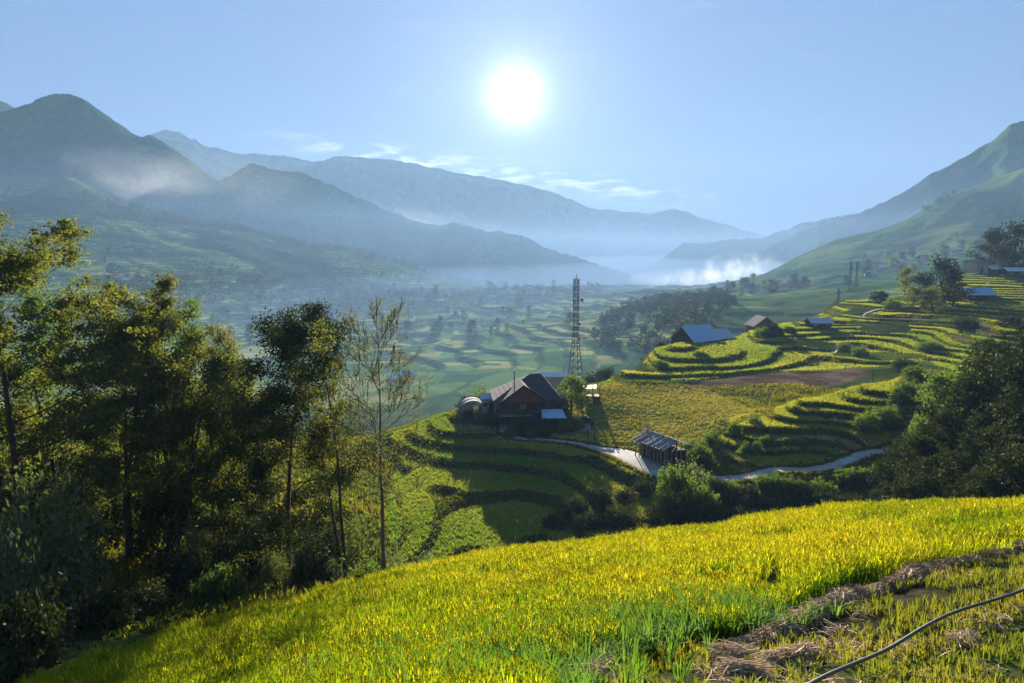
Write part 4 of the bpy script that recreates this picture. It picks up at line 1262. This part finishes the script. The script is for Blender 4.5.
# garden bushes around the house
for a in ((522, 103.5, 'dark', 1.4, 2.6, 'dark garden bush in front of the house gable'), (538, 102.5, 'dark', 1.5, 2.4, 'dark garden bush beside the blue awning'), (552, 104, 'dark', 1.3, 1.8, 'garden bush below the blue awning'),
          (510, 102, 'mid', 0.9, 1.5, 'small garden bush beside the curved road start'), (478, 108, 'pale', 1.3, 2.4, 'pale bush inside the garden fence'), (492, 106, 'dark', 1.4, 2.2, 'dark bush at the house corner by the fence'), (468, 108, 'dark', 1.0, 1.6, 'dark bush left inside the garden fence'),
          (585, 106, 'dark', 1.2, 1.3, 'dark bush below the concrete steps'), (565, 103, 'mid', 1.1, 1.5, 'green bush in front of the garden tree'), (530, 101.5, 'mid', 0.9, 1.4, 'green bush at the road side before the farmhouse door'), (546, 101.5, 'dark', 0.8, 1.2, 'low dark bush at the road side below the awning'), (575, 104, 'mid', 1.2, 2.2, 'bushy shrub between awning and steps')):
    put_bush(*a, group='garden bushes around the house')
# valley trees
vg = 'trees scattered over the valley fields'
cnt = 0
r2 = np.random.default_rng(99)
while cnt < 145:
    px = r2.uniform(90, 600); Y = math.exp(r2.uniform(math.log(620), math.log(1700)))
    x = (px - 512) / F * Y
    dn = fbm(np.array([x / 130]), np.array([Y / 190]), 3, 61)[0]
    if dn < 0.10 - 0.10 * (Y > 900): continue
    put_far_tree(px, Y, 'dark' if r2.random() < 0.7 else 'mid', r2.uniform(7, 13), ('far, faint' if Y > 1150 else 'hazy') + ' tree, ' + ('left part' if px < 260 else 'middle' if px < 430 else 'right part') + ' of the valley, ' + ('beyond the valley houses' if Y > 1150 else 'this side of the valley houses'), vg, r2.uniform(0.9, 1.5)); cnt += 1
cnt = 0
while cnt < 60:
    px = r2.uniform(700, 1010); Y = r2.uniform(700, 1150)
    x = (px - 512) / F * Y
    if fbm(np.array([x / 120]), np.array([Y / 120]), 3, 66)[0] < 0.02: continue
    put_far_tree(px, Y, 'dark' if r2.random() < 0.6 else 'mid', r2.uniform(8, 15), ('upper' if Y > 920 else 'lower') + ' hazy tree on the far right hillside, ' + ('below the big green slope' if px < 860 else 'near the far village'), 'trees on the right hillside', r2.uniform(1.0, 1.5)); cnt += 1


# woodland masses
def woodland(name, label, samples, nl, mat, hlo, hhi):
    x, y = samples
    z = terrain(x, y)
    r_ = np.random.default_rng(5)
    h = r_.uniform(hlo, hhi, len(x))
    C, Rr = [], []
    for k_ in range(6):
        C.append(np.stack([x + r_.normal(0, 0.22, len(x)) * h, y + r_.normal(0, 0.22, len(x)) * h, z + h * r_.uniform(0.15, 0.95, len(x))], 1)); Rr.append(h * 0.28)
    C = np.concatenate(C); Rr = np.concatenate(Rr)
    V_, F_, T_ = leaves(C, Rr, nl, 1.0, r_, 0.8)
    o_ = mesh_np(name, V_, F_, mat, attrs={'tint': T_}); tag(o_, label, 'woodland', kind='stuff')
def samp(poly, n_, seed):
    poly = np.array(poly); r_ = np.random.default_rng(seed)
    x0, y0 = poly.min(0); x1, y1 = poly.max(0); X = []; 
    x = r_.uniform(x0, x1, n_ * 8); y = r_.uniform(y0, y1, n_ * 8)
    m_ = in_poly(x, y, list(map(tuple, poly)))
    return x[m_][:n_], y[m_][:n_]
woodland('woodland', 'dark hazy woodland on the slope behind the lattice mast', samp(plan("590 360 480;650 352 400;710 335 400;735 310 620;700 292 900;650 292 900;605 320 650"), 330, 3), 15, M_LEAF_DARK_SHADE, 5, 10)
woodland('woodland', 'hazy tree belt on the crest of the left valley hills', samp(plan("60 200 1300;140 215 1400;240 228 1560;340 248 1700;480 275 1950;480 280 2050;340 255 1850;240 235 1720;130 220 1560;60 205 1400"), 700, 4), 12, M_LEAF_DARK_SHADE, 9, 18)
woodland('woodland', 'band of hazy trees along the middle of the valley', samp(plan("120 290 850;300 290 1000;600 290 1200;600 285 1450;300 280 1300;100 275 1050"), 620, 5), 14, M_LEAF_DARK_SHADE, 8, 15)
woodland('woodland', 'small dark trees on the crest of the right green hill', samp(plan("925 205 1345;955 196 1345;958 196 1375;925 205 1375"), 26, 6), 14, M_LEAF_DARK_SHADE, 9, 14)

# ------------------------------------------------------------------ buildings
M_WOOD = simple_mat('weathered_wood', (0.16, 0.10, 0.065), (0.08, 0.05, 0.035), 5, 0.85, 0.4, (1, 1, 0.15))
M_DWOOD = simple_mat('dark_wood', (0.06, 0.042, 0.032), (0.03, 0.022, 0.018), 5, 0.85, 0.4, (1, 1, 0.15))
M_RWOOD = simple_mat('red_wood', (0.22, 0.08, 0.05), (0.12, 0.05, 0.035), 5, 0.85, 0.4, (1, 1, 0.15))
M_GWOOD = simple_mat('grey_board', (0.30, 0.27, 0.27), (0.12, 0.10, 0.10), 4, 0.85, 0.5, (1, 0.15, 1))
M_ROOF = simple_mat('slate_roof', (0.085, 0.08, 0.085), (0.045, 0.043, 0.045), 3, 1.0, 0.4)
M_BLUE = simple_mat('blue_sheet', (0.22, 0.42, 0.62), (0.22, 0.30, 0.36), 1.1, 0.45, 0.15, (1, 6, 1))
M_GREYSHEET = simple_mat('grey_sheet', (0.36, 0.40, 0.45), (0.26, 0.30, 0.34), 1.5, 0.4, 0.15, (1, 6, 1))
M_WHITE = simple_mat('white_paint', (0.72, 0.72, 0.70), (0.5, 0.5, 0.48), 2, 0.7, 0.1)
M_PLAS = simple_mat('plaster', (0.42, 0.38, 0.32), (0.28, 0.25, 0.21), 1.5, 0.9, 0.2)
M_GLASS = simple_mat('window_glass', (0.05, 0.08, 0.11), (0.03, 0.05, 0.07), 1.0, 0.1, 0.0)
M_CONC = simple_mat('concrete', (0.30, 0.30, 0.29), (0.18, 0.18, 0.17), 2, 0.9, 0.3)
M_STEEL = simple_mat('painted_steel', (0.07, 0.075, 0.08), (0.04, 0.042, 0.045), 6, 0.7, 0.1)


def gable_house(px, Y, w, d, eave, ridge, rz, roofmat, wallmat, label, name='house', cat='house', group=None, over=0.6, windows=2, dz=0.0, door=True):
    """long side along local x; ridge along x"""
    x, y, z = at(px, Y)
    t = empty(name, (x, y, z + dz), rz, label, cat, group)
    b = MB()
    b.box(-w / 2, w / 2, -d / 2, d / 2, -1.2, eave)
    b.build('wall', wallmat, t)
    for sx in (-1, 1):
        g_ = MB()
        x0, x1 = sorted((sx * w / 2, sx * (w / 2 - 0.12)))
        vs = [(x0, -d / 2, eave), (x0, d / 2, eave), (x0, 0, ridge - 0.08), (x1, -d / 2, eave), (x1, d / 2, eave), (x1, 0, ridge - 0.08)]
        g_.add(vs, [(0, 2, 1), (3, 4, 5), (0, 1, 4, 3), (1, 2, 5, 4), (2, 0, 3, 5)])
        g_.build('gable', wallmat, t)
    dr = (ridge - eave) / (d / 2) * over
    for nm, sy in (('roof', -1), ('roof', 1)):
        r_ = MB()
        n_ = max(3, int(w / 1.0))
        for k_ in range(n_):
            xa = -w / 2 - over + (w + 2 * over) * k_ / n_; xb = -w / 2 - over + (w + 2 * over) * (k_ + 1) / n_ - 0.03
            j = rng.uniform(-0.01, 0.02)
            q = [(xa, sy * (d / 2 + over), eave - dr + 0.05 + j), (xb, sy * (d / 2 + over), eave - dr + 0.05 + j), (xb, 0, ridge + 0.05 + j), (xa, 0, ridge + 0.05 + j)]
            r_.slab(q, 0.10)
        r_.build(nm, roofmat, t)
    if door:
        m_ = MB().box(-0.5, 0.5, -d / 2 - 0.05, -d / 2 - 0.003, 0, min(2.0, eave - 0.2)); m_.build('door', M_DWOOD, t)
        for k_ in range(windows):
            xx = (-w * 0.32, w * 0.32, w * 0.18)[k_]
            f_ = MB()
            f_.box(xx - 0.55, xx + 0.55, -d / 2 - 0.06, -d / 2 - 0.003, eave * 0.42, eave * 0.42 + 0.9)
            wo_ = f_.build('window', M_WHITE, t)
            MB().box(xx - 0.45, xx + 0.45, -d / 2 - 0.075, -d / 2 - 0.062, eave * 0.42 + 0.08, eave * 0.42 + 0.82).build('pane', M_GLASS, wo_)
    return t


# main wooden house
hx, hy, hz = at(527, 111)
hz += 0.2
house = empty('farmhouse', (hx, hy, hz), R(6), 'large brown wooden farmhouse with dark roofs at the end of the curved road', 'house')
house.scale = (0.88, 0.9, 0.95)
MB().box(-5.6, 4.6, -3.6, 4.2, -1.5, 2.0).build('ground_floor', M_DWOOD, house)
MB().box(-5.3, 4.8, -3.3, 4.2, 2.0, 4.35).build('upper_wall', M_WOOD, house)
for k_ in range(5):
    xx = -4.6 + k_ * 1.75
    wf = MB().box(xx - 0.5, xx + 0.5, -3.37, -3.303, 2.7, 3.75).build('window', M_DWOOD if k_ != 2 else M_WHITE, house)
    MB().box(xx - 0.4, xx + 0.4, -3.40, -3.372, 2.8, 3.65).build('pane', M_GLASS if k_ != 2 else M_BLUE, wf)
dd = MB().box(-1.9, -0.9, -3.68, -3.603, -0.1, 1.85).build('door', M_RWOOD, house)
MB().box(-1.08, -1.0, -3.72, -3.682, 0.85, 0.95).build('handle', M_STEEL, dd)
bal = MB().box(-5.6, 0.4, -5.0, -3.605, 1.82, 1.98)
bal.build('balcony_floor', M_CONC, house)
rl = MB()
for k_ in range(13):
    rl.box(-5.55 + k_ * 0.49, -5.50 + k_ * 0.49, -4.96, -4.91, 1.98, 2.75)
rl.box(-5.6, 0.4, -4.98, -4.89, 2.75, 2.82)
rl.build('railing', M_WOOD, house)
for k_ in range(4):
    MB().bar((-5.3 + k_ * 1.8, -4.85, -0.8), (-5.3 + k_ * 1.8, -4.85, 1.82), 0.09, 6).build('post', M_WOOD, house)
# main hip roof
E, Rz_ = 4.25, 7.9
ev = [(-6.6, -4.3, E), (5.9, -4.3, E), (5.9, 5.2, E), (-6.6, 5.2, E)]
ra, rb_ = (0.6, 0.6, Rz_), (2.6, 0.6, Rz_)
for q in ([ev[0], ev[1], rb_, ra], [ev[1], ev[2], rb_, rb_], [ev[2], ev[3], ra, rb_], [ev[3], ev[0], ra, ra]):
    r_ = MB()
    q3 = [Vector(p) for p in q]
    rows = 9
    for k_ in range(rows):
        a_, b_ = k_ / rows, (k_ + 1) / rows + 0.012
        lo0, lo1 = q3[0].lerp(q3[3], a_), q3[1].lerp(q3[2], a_)
        hi0, hi1 = q3[0].lerp(q3[3], min(b_, 1)), q3[1].lerp(q3[2], min(b_, 1))
        up_ = Vector((0, 0, 0.10)); dn_ = Vector((0, 0, 0.03))
        r_.slab([lo0 + up_, lo1 + up_, hi1 + dn_, hi0 + dn_], 0.05)
    r_.build('roof', M_ROOF, house)
# front gable
ga, gw, gy0 = (-1.3, 7.1), 4.3, -6.0
for sx in (-1, 1):
    r_ = MB()
    for k_ in range(8):
        a_, b_ = k_ / 8, min((k_ + 1) / 8 + 0.015, 1)
        def pt(f, y_): return (ga[0] + sx * (gw + 0.5) * (1 - f), y_, (E - 0.35) + (ga[1] - E + 0.35) * f + 0.12)
        r_.slab([pt(a_, gy0), pt(a_, 0.3), pt(b_, 0.3), pt(b_, gy0)], 0.07)
    r_.build('gable_roof', M_ROOF, house)
MB().prism([(ga[0] - gw + 0.5, E - 0.1), (ga[0] + gw - 0.5, E - 0.1), (ga[0], ga[1] - 0.2)], -5.1, -4.9).build('gable_wall', M_RWOOD, house)
MB().box(ga[0] - gw + 0.2, ga[0] + gw - 0.2, -5.25, -5.1, E - 0.35, E - 0.1).build('tie_beam', M_DWOOD, house)
for xx in (-5.2, -1.3, 2.6):
    MB().bar((xx, -5.15, 1.9), (xx, -5.15, E - 0.2), 0.1, 6).build('gable_post', M_WOOD, house)
MB().bar((-2.2, 1.5, 5.5), (-2.2, 1.5, 8.5), 0.10, 8).build('chimney', M_STEEL, house)
# awning
ax, ay, az_ = at(553, 104.5)
aw = empty('awning', (ax, ay, az_), R(5), 'bright blue awning in front of the wooden farmhouse', 'awning')
MB().slab([(-1.9, -1.3, 2.1), (1.9, -1.3, 2.1), (1.6, 1.3, 2.9), (-1.6, 1.3, 2.9)], 0.05).build('canopy', M_BLUE, aw)
for sx in (-1, 1):
    for sy, zz in ((-1, 2.1), (1, 2.8)):
        MB().bar((sx * 1.6, sy * 1.15, -0.1), (sx * 1.6, sy * 1.15, zz), 0.05, 6).build('pole', M_STEEL, aw)
# white tent
tx, ty, tz = at(472, 113)
tent = empty('tent', (tx, ty, tz - 0.5), R(10), 'pale domed greenhouse tent left of the farmhouse', 'tent')
prof = [(-2.1 * math.cos(math.pi * k_ / 12), 1.7 * math.sin(math.pi * k_ / 12) + 0.7) for k_ in range(13)]
m_ = MB(); m_.prism([(p[0], p[1]) for p in prof] + [(2.1, -0.2), (-2.1, -0.2)], -1.8, 1.8); m_.build('cover', M_CONC, tent, smooth=False)
m_ = MB()
for yy in (-1.85, 0, 1.85):
    for k_ in range(12):
        m_.bar((prof[k_][0] * 1.02, yy, prof[k_][1] * 1.02), (prof[k_ + 1][0] * 1.02, yy, prof[k_ + 1][1] * 1.02), 0.04, 5)
m_.build('hoop_frame', M_STEEL, tent)
gable_house(490, 112.5, 2.6, 2.6, 2.6, 3.2, R(5), M_GREYSHEET, M_PLAS, 'small cream annex with flat grey roof left of the farmhouse', name='annex', cat='shed', over=0.3, windows=1)
gable_house(553, 122, 4.5, 3.0, 6.0, 6.4, R(3), M_WHITE, M_PLAS, 'pale roofed outbuilding behind the right end of the farmhouse', name='outbuilding', cat='shed', over=0.3, windows=0)
# garden fence
f0 = at(459, 104.5); f1 = at(495, 102.5)
fe = empty('garden_fence', (0, 0, 0), 0, 'pale grey garden fence in front of the pale bush beside the road', 'fence')
for k_ in range(7):
    a_ = k_ / 6; x = f0[0] * (1 - a_) + f1[0] * a_; y = f0[1] * (1 - a_) + f1[1] * a_; z = ground(x, y)
    MB().box(x - 0.06, x + 0.06, y - 0.06, y + 0.06, z - 0.3, z + (2.6 if k_ == 0 else 1.1)).build('post', M_WOOD if k_ == 0 else M_GWOOD, fe)
m_ = MB()
for k_ in range(6):
    P0 = [f0[0] + (f1[0] - f0[0]) * k_ / 6, f0[1] + (f1[1] - f0[1]) * k_ / 6]; P1 = [f0[0] + (f1[0] - f0[0]) * (k_ + 1) / 6, f0[1] + (f1[1] - f0[1]) * (k_ + 1) / 6]
    for hh in (0.45, 0.95):
        m_.bar((P0[0], P0[1], ground(*P0) + hh), (P1[0], P1[1], ground(*P1) + hh), 0.05, 4)
m_.build('rail', M_GWOOD, fe)
# pavilion with red posts, right of the garden trees
qx, qy, qz = at(592, 117)
pav = empty('pavilion', (qx, qy, qz), R(-8), 'small red brown pavilion with torn white roof right of the garden trees', 'pavilion')
for sx in (-1.2, 0.1, 1.3):
    for sy in (-1.0, 1.0):
        MB().bar((sx, sy, -0.4), (sx, sy, 2.7 + 0.2 * rng.random()), 0.11, 6).build('post', M_RWOOD, pav)
MB().box(-1.2, 1.3, -0.9, 0.9, 0.3, 1.3).build('railing_wall', M_RWOOD, pav)
MB().slab([(-1.6, -1.3, 2.6), (0.7, -1.3, 2.75), (0.7, 1.3, 2.9), (-1.6, 1.3, 2.7)], 0.06).build('roof', M_WHITE, pav)
# steps
sx_, sy_, sz_ = at(582, 103)
stp = MB()
for k_ in range(6):
    stp.box(-1.3, 1.3, k_ * 0.7, k_ * 0.7 + 0.68, -0.5, 0.15 + k_ * 0.24)
o = stp.build('steps', M_CONC); o.location = (sx_, sy_, sz_); o.rotation_euler = (0, 0, R(-6)); tag(o, 'grey concrete steps climbing to the pavilion', 'steps')
# roadside thatched stall
wx, wy, wz = at(661, 90.5)
stall = empty('stall', (wx, wy, wz), R(-62), 'roadside stall of grey weathered boards and leaning poles', 'stall')
for sy, nm in ((-1, 'roof'), (1, 'roof')):
    r_ = MB()
    for k_ in range(20):
        xa = -3.3 + 6.6 * k_ / 20; j = rng.uniform(-0.05, 0.09); l_ = rng.uniform(0, 0.35)
        r_.slab([(xa, sy * (2.3 + l_), 2.55 - l_ * 0.4 + j), (xa + 0.30, sy * (2.3 + l_), 2.55 - l_ * 0.4 + j), (xa + 0.30 + rng.uniform(-.03, .03), -sy * 0.12, 3.4 + j), (xa, -sy * 0.12, 3.4 + j)], 0.06)
    r_.build(nm, M_GWOOD, stall)
for k_ in range(9):
    MB().bar((-3.0 + k_ * 0.75, -1.9 + rng.uniform(-.1, .1), -0.4), (-3.0 + k_ * 0.75 + rng.uniform(-.2, .2), -1.85, 2.55), 0.08, 6).build('post', M_GWOOD, stall)
for k_ in range(5):
    MB().bar((3.0, -1.6 + k_ * 0.8, -0.4), (3.0 + rng.uniform(-.1, .1), -1.6 + k_ * 0.8, 2.6 + 0.9 * (1 - abs(k_ - 2) / 2)), 0.08, 6).build('post', M_GWOOD, stall)
MB().box(-2.8, 2.8, -1.3, 1.7, -0.5, 1.9).build('dark_interior_stack', M_DWOOD, stall)
m_ = MB()
for k_ in range(26):
    a_ = rng.uniform(-2.9, 2.9); m_.bar((a_, -1.5, rng.uniform(0, .3)), (a_ + rng.uniform(-.4, .4), -1.38, rng.uniform(1.4, 2.2)), 0.05, 4)
m_.build('stacked_poles', M_WOOD, stall)
for k_, (a_, b_) in enumerate(((-3.4, -0.7), (-3.35, 0.3), (-3.3, 0.9))):
    MB().bar((a_, b_, 2.8), (a_ - 0.25, b_ + 0.1, 4.4 - 0.2 * k_), 0.06, 5).build('roof_pole', M_GWOOD, stall)
# sign posts on the road edge
for px, Y, h_, lab in ((588, 97.8, 2.1, 'left of two short brown posts on the road edge'), (594.5, 98.6, 2.5, 'right and taller of two brown posts on the road edge')):
    x, y, z = at(px, Y)
    t = empty('road_post', (x, y, z), R(8), lab, 'post')
    MB().bar((0, 0, -0.3), (0, 0, h_), 0.12, 8, 0.10).build('shaft', M_RWOOD, t)
    MB().box(-0.17, 0.17, -0.17, 0.17, h_, h_ + 0.12).build('cap', M_RWOOD, t)
for px, Y, h_, lab in ((872, 113, 3.2, 'thin wooden pole on top of the knoll'), (460, 107, 4.2, 'thin wooden pole at the garden corner')):
    x, y, z = at(px, Y)
    o = MB().bar((0, 0, -0.3), (0.06, 0, h_), 0.06, 6, 0.045).build('pole', M_WOOD); o.location = (x, y, z); tag(o, lab, 'pole')

# houses on the spur
gable_house(695, 192, 10.5, 8.0, 2.6, 6.0, R(36), M_BLUE, M_DWOOD, 'dark barn with large light blue roof on the terrace rim', name='barn', cat='barn', over=0.7)
gable_house(716, 208, 7.5, 6.0, 2.4, 4.6, R(30), M_GREYSHEET, M_DWOOD, 'low grey roofed hut directly right of the blue roofed barn', name='hut', cat='hut')
gable_house(761, 222, 7.0, 7.0, 1.8, 4.4, R(92), M_ROOF, M_WOOD, 'brown gabled hut facing the camera above the yellow terrace', name='hut', cat='hut', door=False)
gable_house(818, 212, 6.0, 4.5, 1.9, 3.0, R(5), M_GREYSHEET, M_DWOOD, 'small hut with grey blue roof on the right terraces', name='hut', cat='hut')
gable_house(976, 236, 8.2, 6.0, 1.9, 3.9, R(-4), M_BLUE, M_DWOOD, 'shed with bright blue roof beside the slope tree group', name='shed', cat='shed')
gable_house(975, 296, 7.0, 6.0, 4.2, 5.0, R(20), M_GWOOD, M_PLAS, 'tan block house at the left end of the hilltop village', name='house', cat='house')
gable_house(997, 298, 9.0, 6.0, 2.6, 4.0, R(3), M_WHITE, M_DWOOD, 'white roofed house under the big village trees', name='house', cat='house')
gable_house(1013, 292, 7.0, 5.0, 2.6, 3.8, R(-4), M_WHITE, M_WOOD, 'white roofed brown house at the right edge of the village', name='house', cat='house')
# far right village
FR = [(870, 900, 'blue', 'pale blue gabled house on the far right hillside'), (912, 950, 'grey', 'long grey roofed house in the far right village'), (925, 1000, 'red', 'reddish house in the far right village'), (938, 960, 'white', 'white walled house in the far right village'), (900, 1010, 'grey', 'hazy grey house above the long grey roof'), (955, 1030, 'grey', 'grey house at the right end of the far right village'), (882, 1000, 'white', 'small pale house above the pale blue house')]
rm = {'blue': M_BLUE, 'grey': M_GREYSHEET, 'red': M_RWOOD, 'white': M_WHITE}
for px, Y, c, lab in FR:
    gable_house(px, Y, rng.uniform(11, 17), 8, 4, 7, R(rng.uniform(-30, 30)), rm[c], M_PLAS, lab, group='houses of the far right village')
# valley houses
VH = [(204, 640, 'blue', 15, 'pale blue roofed house alone on the valley fields'), (123, 1050, 'blue', 16, 'blue roofed house high on the left slope'), (128, 960, 'white', 14, 'white roofed house below the blue house on the left slope'), (160, 960, 'white', 11, 'small white roof right of the white house on the left slope'),
      (122, 820, 'grey', 14, 'grey roofed house low on the left slope'), (385, 1000, 'blue', 15, 'pale roofed house in the middle valley trees'), (422, 1080, 'blue', 18, 'bluish house in front of the valley tree band'), (414, 1090, 'white', 10, 'white house left of the bluish valley house'),
      (303, 1000, 'white', 13, 'white roofed house left in the middle valley'), (278, 1150, 'white', 14, 'faint white house below the left hill belt'), (452, 1200, 'white', 14, 'faint white house right of the bluish valley house'), (530, 1350, 'white', 15, 'faint white house left of the lattice mast'),
      (567, 1500, 'white', 18, 'white house seen just left of the mast top'), (628, 1500, 'white', 20, 'white house at the far valley end'), (655, 1650, 'white', 22, 'white shed at the far valley end right of the white house'), (395, 430, 'white', 9, 'pale roof seen behind the bare tree'), (408, 440, 'grey', 9, 'grey roof seen right of the bare tree crown'), (645, 330, 'blue', 9, 'pale blue roof half hidden at the woodland foot')]
for px, Y, c, w_, lab in VH:
    gable_house(px, Y, w_, 7, 3.6, 6.0, R(rng.uniform(-25, 25)), rm[c], M_PLAS, lab, group='houses scattered in the valley')

# ------------------------------------------------------------------ masts
def lattice(px, Y, h, wb, wt_, label, nseg=14, arms=((0.82, 2.2), (0.62, 1.4), (0.5, 1.2)), thick=0.07, name='lattice_mast'):
    x, y, z = at(px, Y)
    t = empty(name, (x, y, z), R(20), label, 'mast')
    def wd(f): return (wb + (wt_ - wb) * min(1, f / 0.55) ** 0.8) / 2
    cor = [(-1, -1), (1, -1), (1, 1), (-1, 1)]
    for c in cor:
        m_ = MB()
        for k_ in range(nseg):
            a_, b_ = k_ / nseg, (k_ + 1) / nseg
            m_.bar((c[0] * wd(a_), c[1] * wd(a_), h * a_ - (0.5 if k_ == 0 else 0)), (c[0] * wd(b_), c[1] * wd(b_), h * b_), thick)
        m_.build('leg', M_STEEL, t)
    m_ = MB()
    for k_ in range(nseg):
        a_, b_ = k_ / nseg, (k_ + 1) / nseg
        for i in range(4):
            c, d = cor[i], cor[(i + 1) % 4]
            m_.bar((c[0] * wd(a_), c[1] * wd(a_), h * a_), (d[0] * wd(b_), d[1] * wd(b_), h * b_), thick * 0.6)
            m_.bar((d[0] * wd(a_), d[1] * wd(a_), h * a_), (c[0] * wd(b_), c[1] * wd(b_), h * b_), thick * 0.6)
            m_.bar((c[0] * wd(b_), c[1] * wd(b_), h * b_), (d[0] * wd(b_), d[1] * wd(b_), h * b_), thick * 0.6)
    m_.build('bracing', M_STEEL, t)
    for f, l_ in arms:
        m_ = MB()
        m_.bar((-0.2, 0, h * f), (l_, -0.1, h * f), thick * 1.4); m_.bar((0.2, 0, h * f + 0.8), (l_, -0.1, h * f), thick)
        m_.box(l_ - 0.25, l_ + 0.25, -0.35, 0.15, h * f - 0.4, h * f + 0.6)
        m_.build('antenna_arm', M_STEEL, t)
    MB().bar((0, 0, h - 0.2), (0, 0, h + 1.5), thick).build('tip', M_STEEL, t)
    return t
zb = at(575, 236)
lattice(575, 236, px2w(575, 274, 236)[2] - zb[2] - 1.5, 5.6, 1.4, 'tall grey lattice mast rising behind the farmhouse', 18, thick=0.115)
for px, Y, top, lab in ((849.5, 620, 262, 'left of two twin pylons on the far right slope'), (856, 625, 262, 'right of two twin pylons on the far right slope'), (838, 560, 296, 'small hazy pylon below the twin pylons')):
    zb = at(px, Y)
    lattice(px, Y, max(12, px2w(px, top, Y)[2] - zb[2]), 3.4, 1.0, lab, 9, ((0.8, 3.0),), thick=0.2, name='pylon')

# ------------------------------------------------------------------ smoke
def puff(px, py, Y, rx, ry, rz_, dens, label, name='smoke', seed=0, scale=0.012, thr=0.45, tilt=0.0):
    c = px2w(px, py, Y)
    m, t, out = new_mat(name)
    tc = N(t, 'ShaderNodeTexCoord')
    g = N(t, 'ShaderNodeNewGeometry')
    ln = N(t, 'ShaderNodeVectorMath', operation='LENGTH'); L(t, tc.outputs['Object'], ln.inputs[0])
    fall = N(t, 'ShaderNodeMapRange', i_1=1.0, i_2=0.15); L(t, ln.outputs['Value'], fall.inputs[0])
    nz = N(t, 'ShaderNodeTexNoise', i_Scale=scale, i_Detail=5.0, i_Roughness=0.6, i_Distortion=0.5); L(t, g.outputs['Position'], nz.inputs['Vector'])
    mrr = N(t, 'ShaderNodeMapRange', i_1=thr, i_2=thr + 0.25); L(t, nz.outputs['Fac'], mrr.inputs[0])
    d = math_n(t, 'MULTIPLY', math_n(t, 'MULTIPLY', fall.outputs[0], mrr.outputs[0]), dens)
    pv = N(t, 'ShaderNodeVolumePrincipled'); pv.inputs['Color'].default_value = (0.95, 0.97, 1.0, 1); pv.inputs['Anisotropy'].default_value = 0.3
    L(t, d, pv.inputs['Density']); L(t, pv.outputs[0], out.inputs['Volume'])
    V_, F_ = [], []
    ns, nr_ = 20, 10
    V_.append((0, 0, 1))
    for i in range(1, nr_):
        for j in range(ns):
            a_, b_ = math.pi * i / nr_, 2 * math.pi * j / ns
            V_.append((math.sin(a_) * math.cos(b_), math.sin(a_) * math.sin(b_), math.cos(a_)))
    V_.append((0, 0, -1))
    for j in range(ns):
        F_.append((0, 1 + j, 1 + (j + 1) % ns)); F_.append((len(V_) - 1, 1 + (nr_ - 2) * ns + (j + 1) % ns, 1 + (nr_ - 2) * ns + j))
    for i in range(nr_ - 2):
        for j in range(ns):
            F_.append((1 + i * ns + j, 1 + (i + 1) * ns + j, 1 + (i + 1) * ns + (j + 1) % ns, 1 + i * ns + (j + 1) % ns))
    o_ = mesh_np(name, np.array(V_, float), F_, m)
    o_.location = c; o_.scale = (rx, ry, rz_); o_.rotation_euler = (0, tilt, 0)
    tag(o_, label, 'smoke' if name == 'smoke' else 'cloud', kind='stuff')
    return o_
if True:
    puff(742, 270, 1500, 95, 60, 44, 0.015, 'white smoke rising at the foot of the right hill', thr=0.47, scale=0.03)
    puff(690, 280, 1600, 150, 70, 30, 0.010, 'pale smoke drifting left along the valley floor', thr=0.4, scale=0.02)
    puff(130, 185, 2150, 560, 160, 120, 0.0009, 'thin cloud bank at the foot of the left mountain', name='fog_bank', thr=0.40, scale=0.005)
    puff(330, 235, 3000, 800, 250, 150, 0.0008, 'thin cloud bank below the second ridge', name='fog_bank', thr=0.38, scale=0.004)

# ------------------------------------------------------------------ haze
def haze_box(name, x0, x1, y0, y1, z0, z1, dens, col, g, label, emis=0.0):
    m, t, out = new_mat(name)
    pv = N(t, 'ShaderNodeVolumePrincipled')
    pv.inputs['Color'].default_value = (*col, 1)
    pv.inputs['Density'].default_value = dens
    pv.inputs['Anisotropy'].default_value = g
    L(t, pv.outputs[0], out.inputs['Volume'])
    b = MB().box(x0, x1, y0, y1, z0, z1).build(name, m)
    tag(b, label, 'haze', kind='stuff')
    return b


zmin = float(GZ.min()); zmax = float(GZ.max())
haze_box('haze', -13000, 13000, -13000, 13000, zmin - 1, max(zmax, 60) + 3, HAZE_DENSITY, HAZE_COL, 0.3, 'pale blue air haze filling the whole valley')
haze_box('mist', -7500, 7500, -1500, 9000, zmin - 0.5, MIST_TOP, MIST_DENSITY, HAZE_COL, 0.3, 'low mist lying along the valley floor')
haze_box('mist', -6500, 6500, 20, 8500, zmin - 0.2, -50.3, 0.00060, HAZE_COL, 0.3, 'denser ground mist over the valley fields')
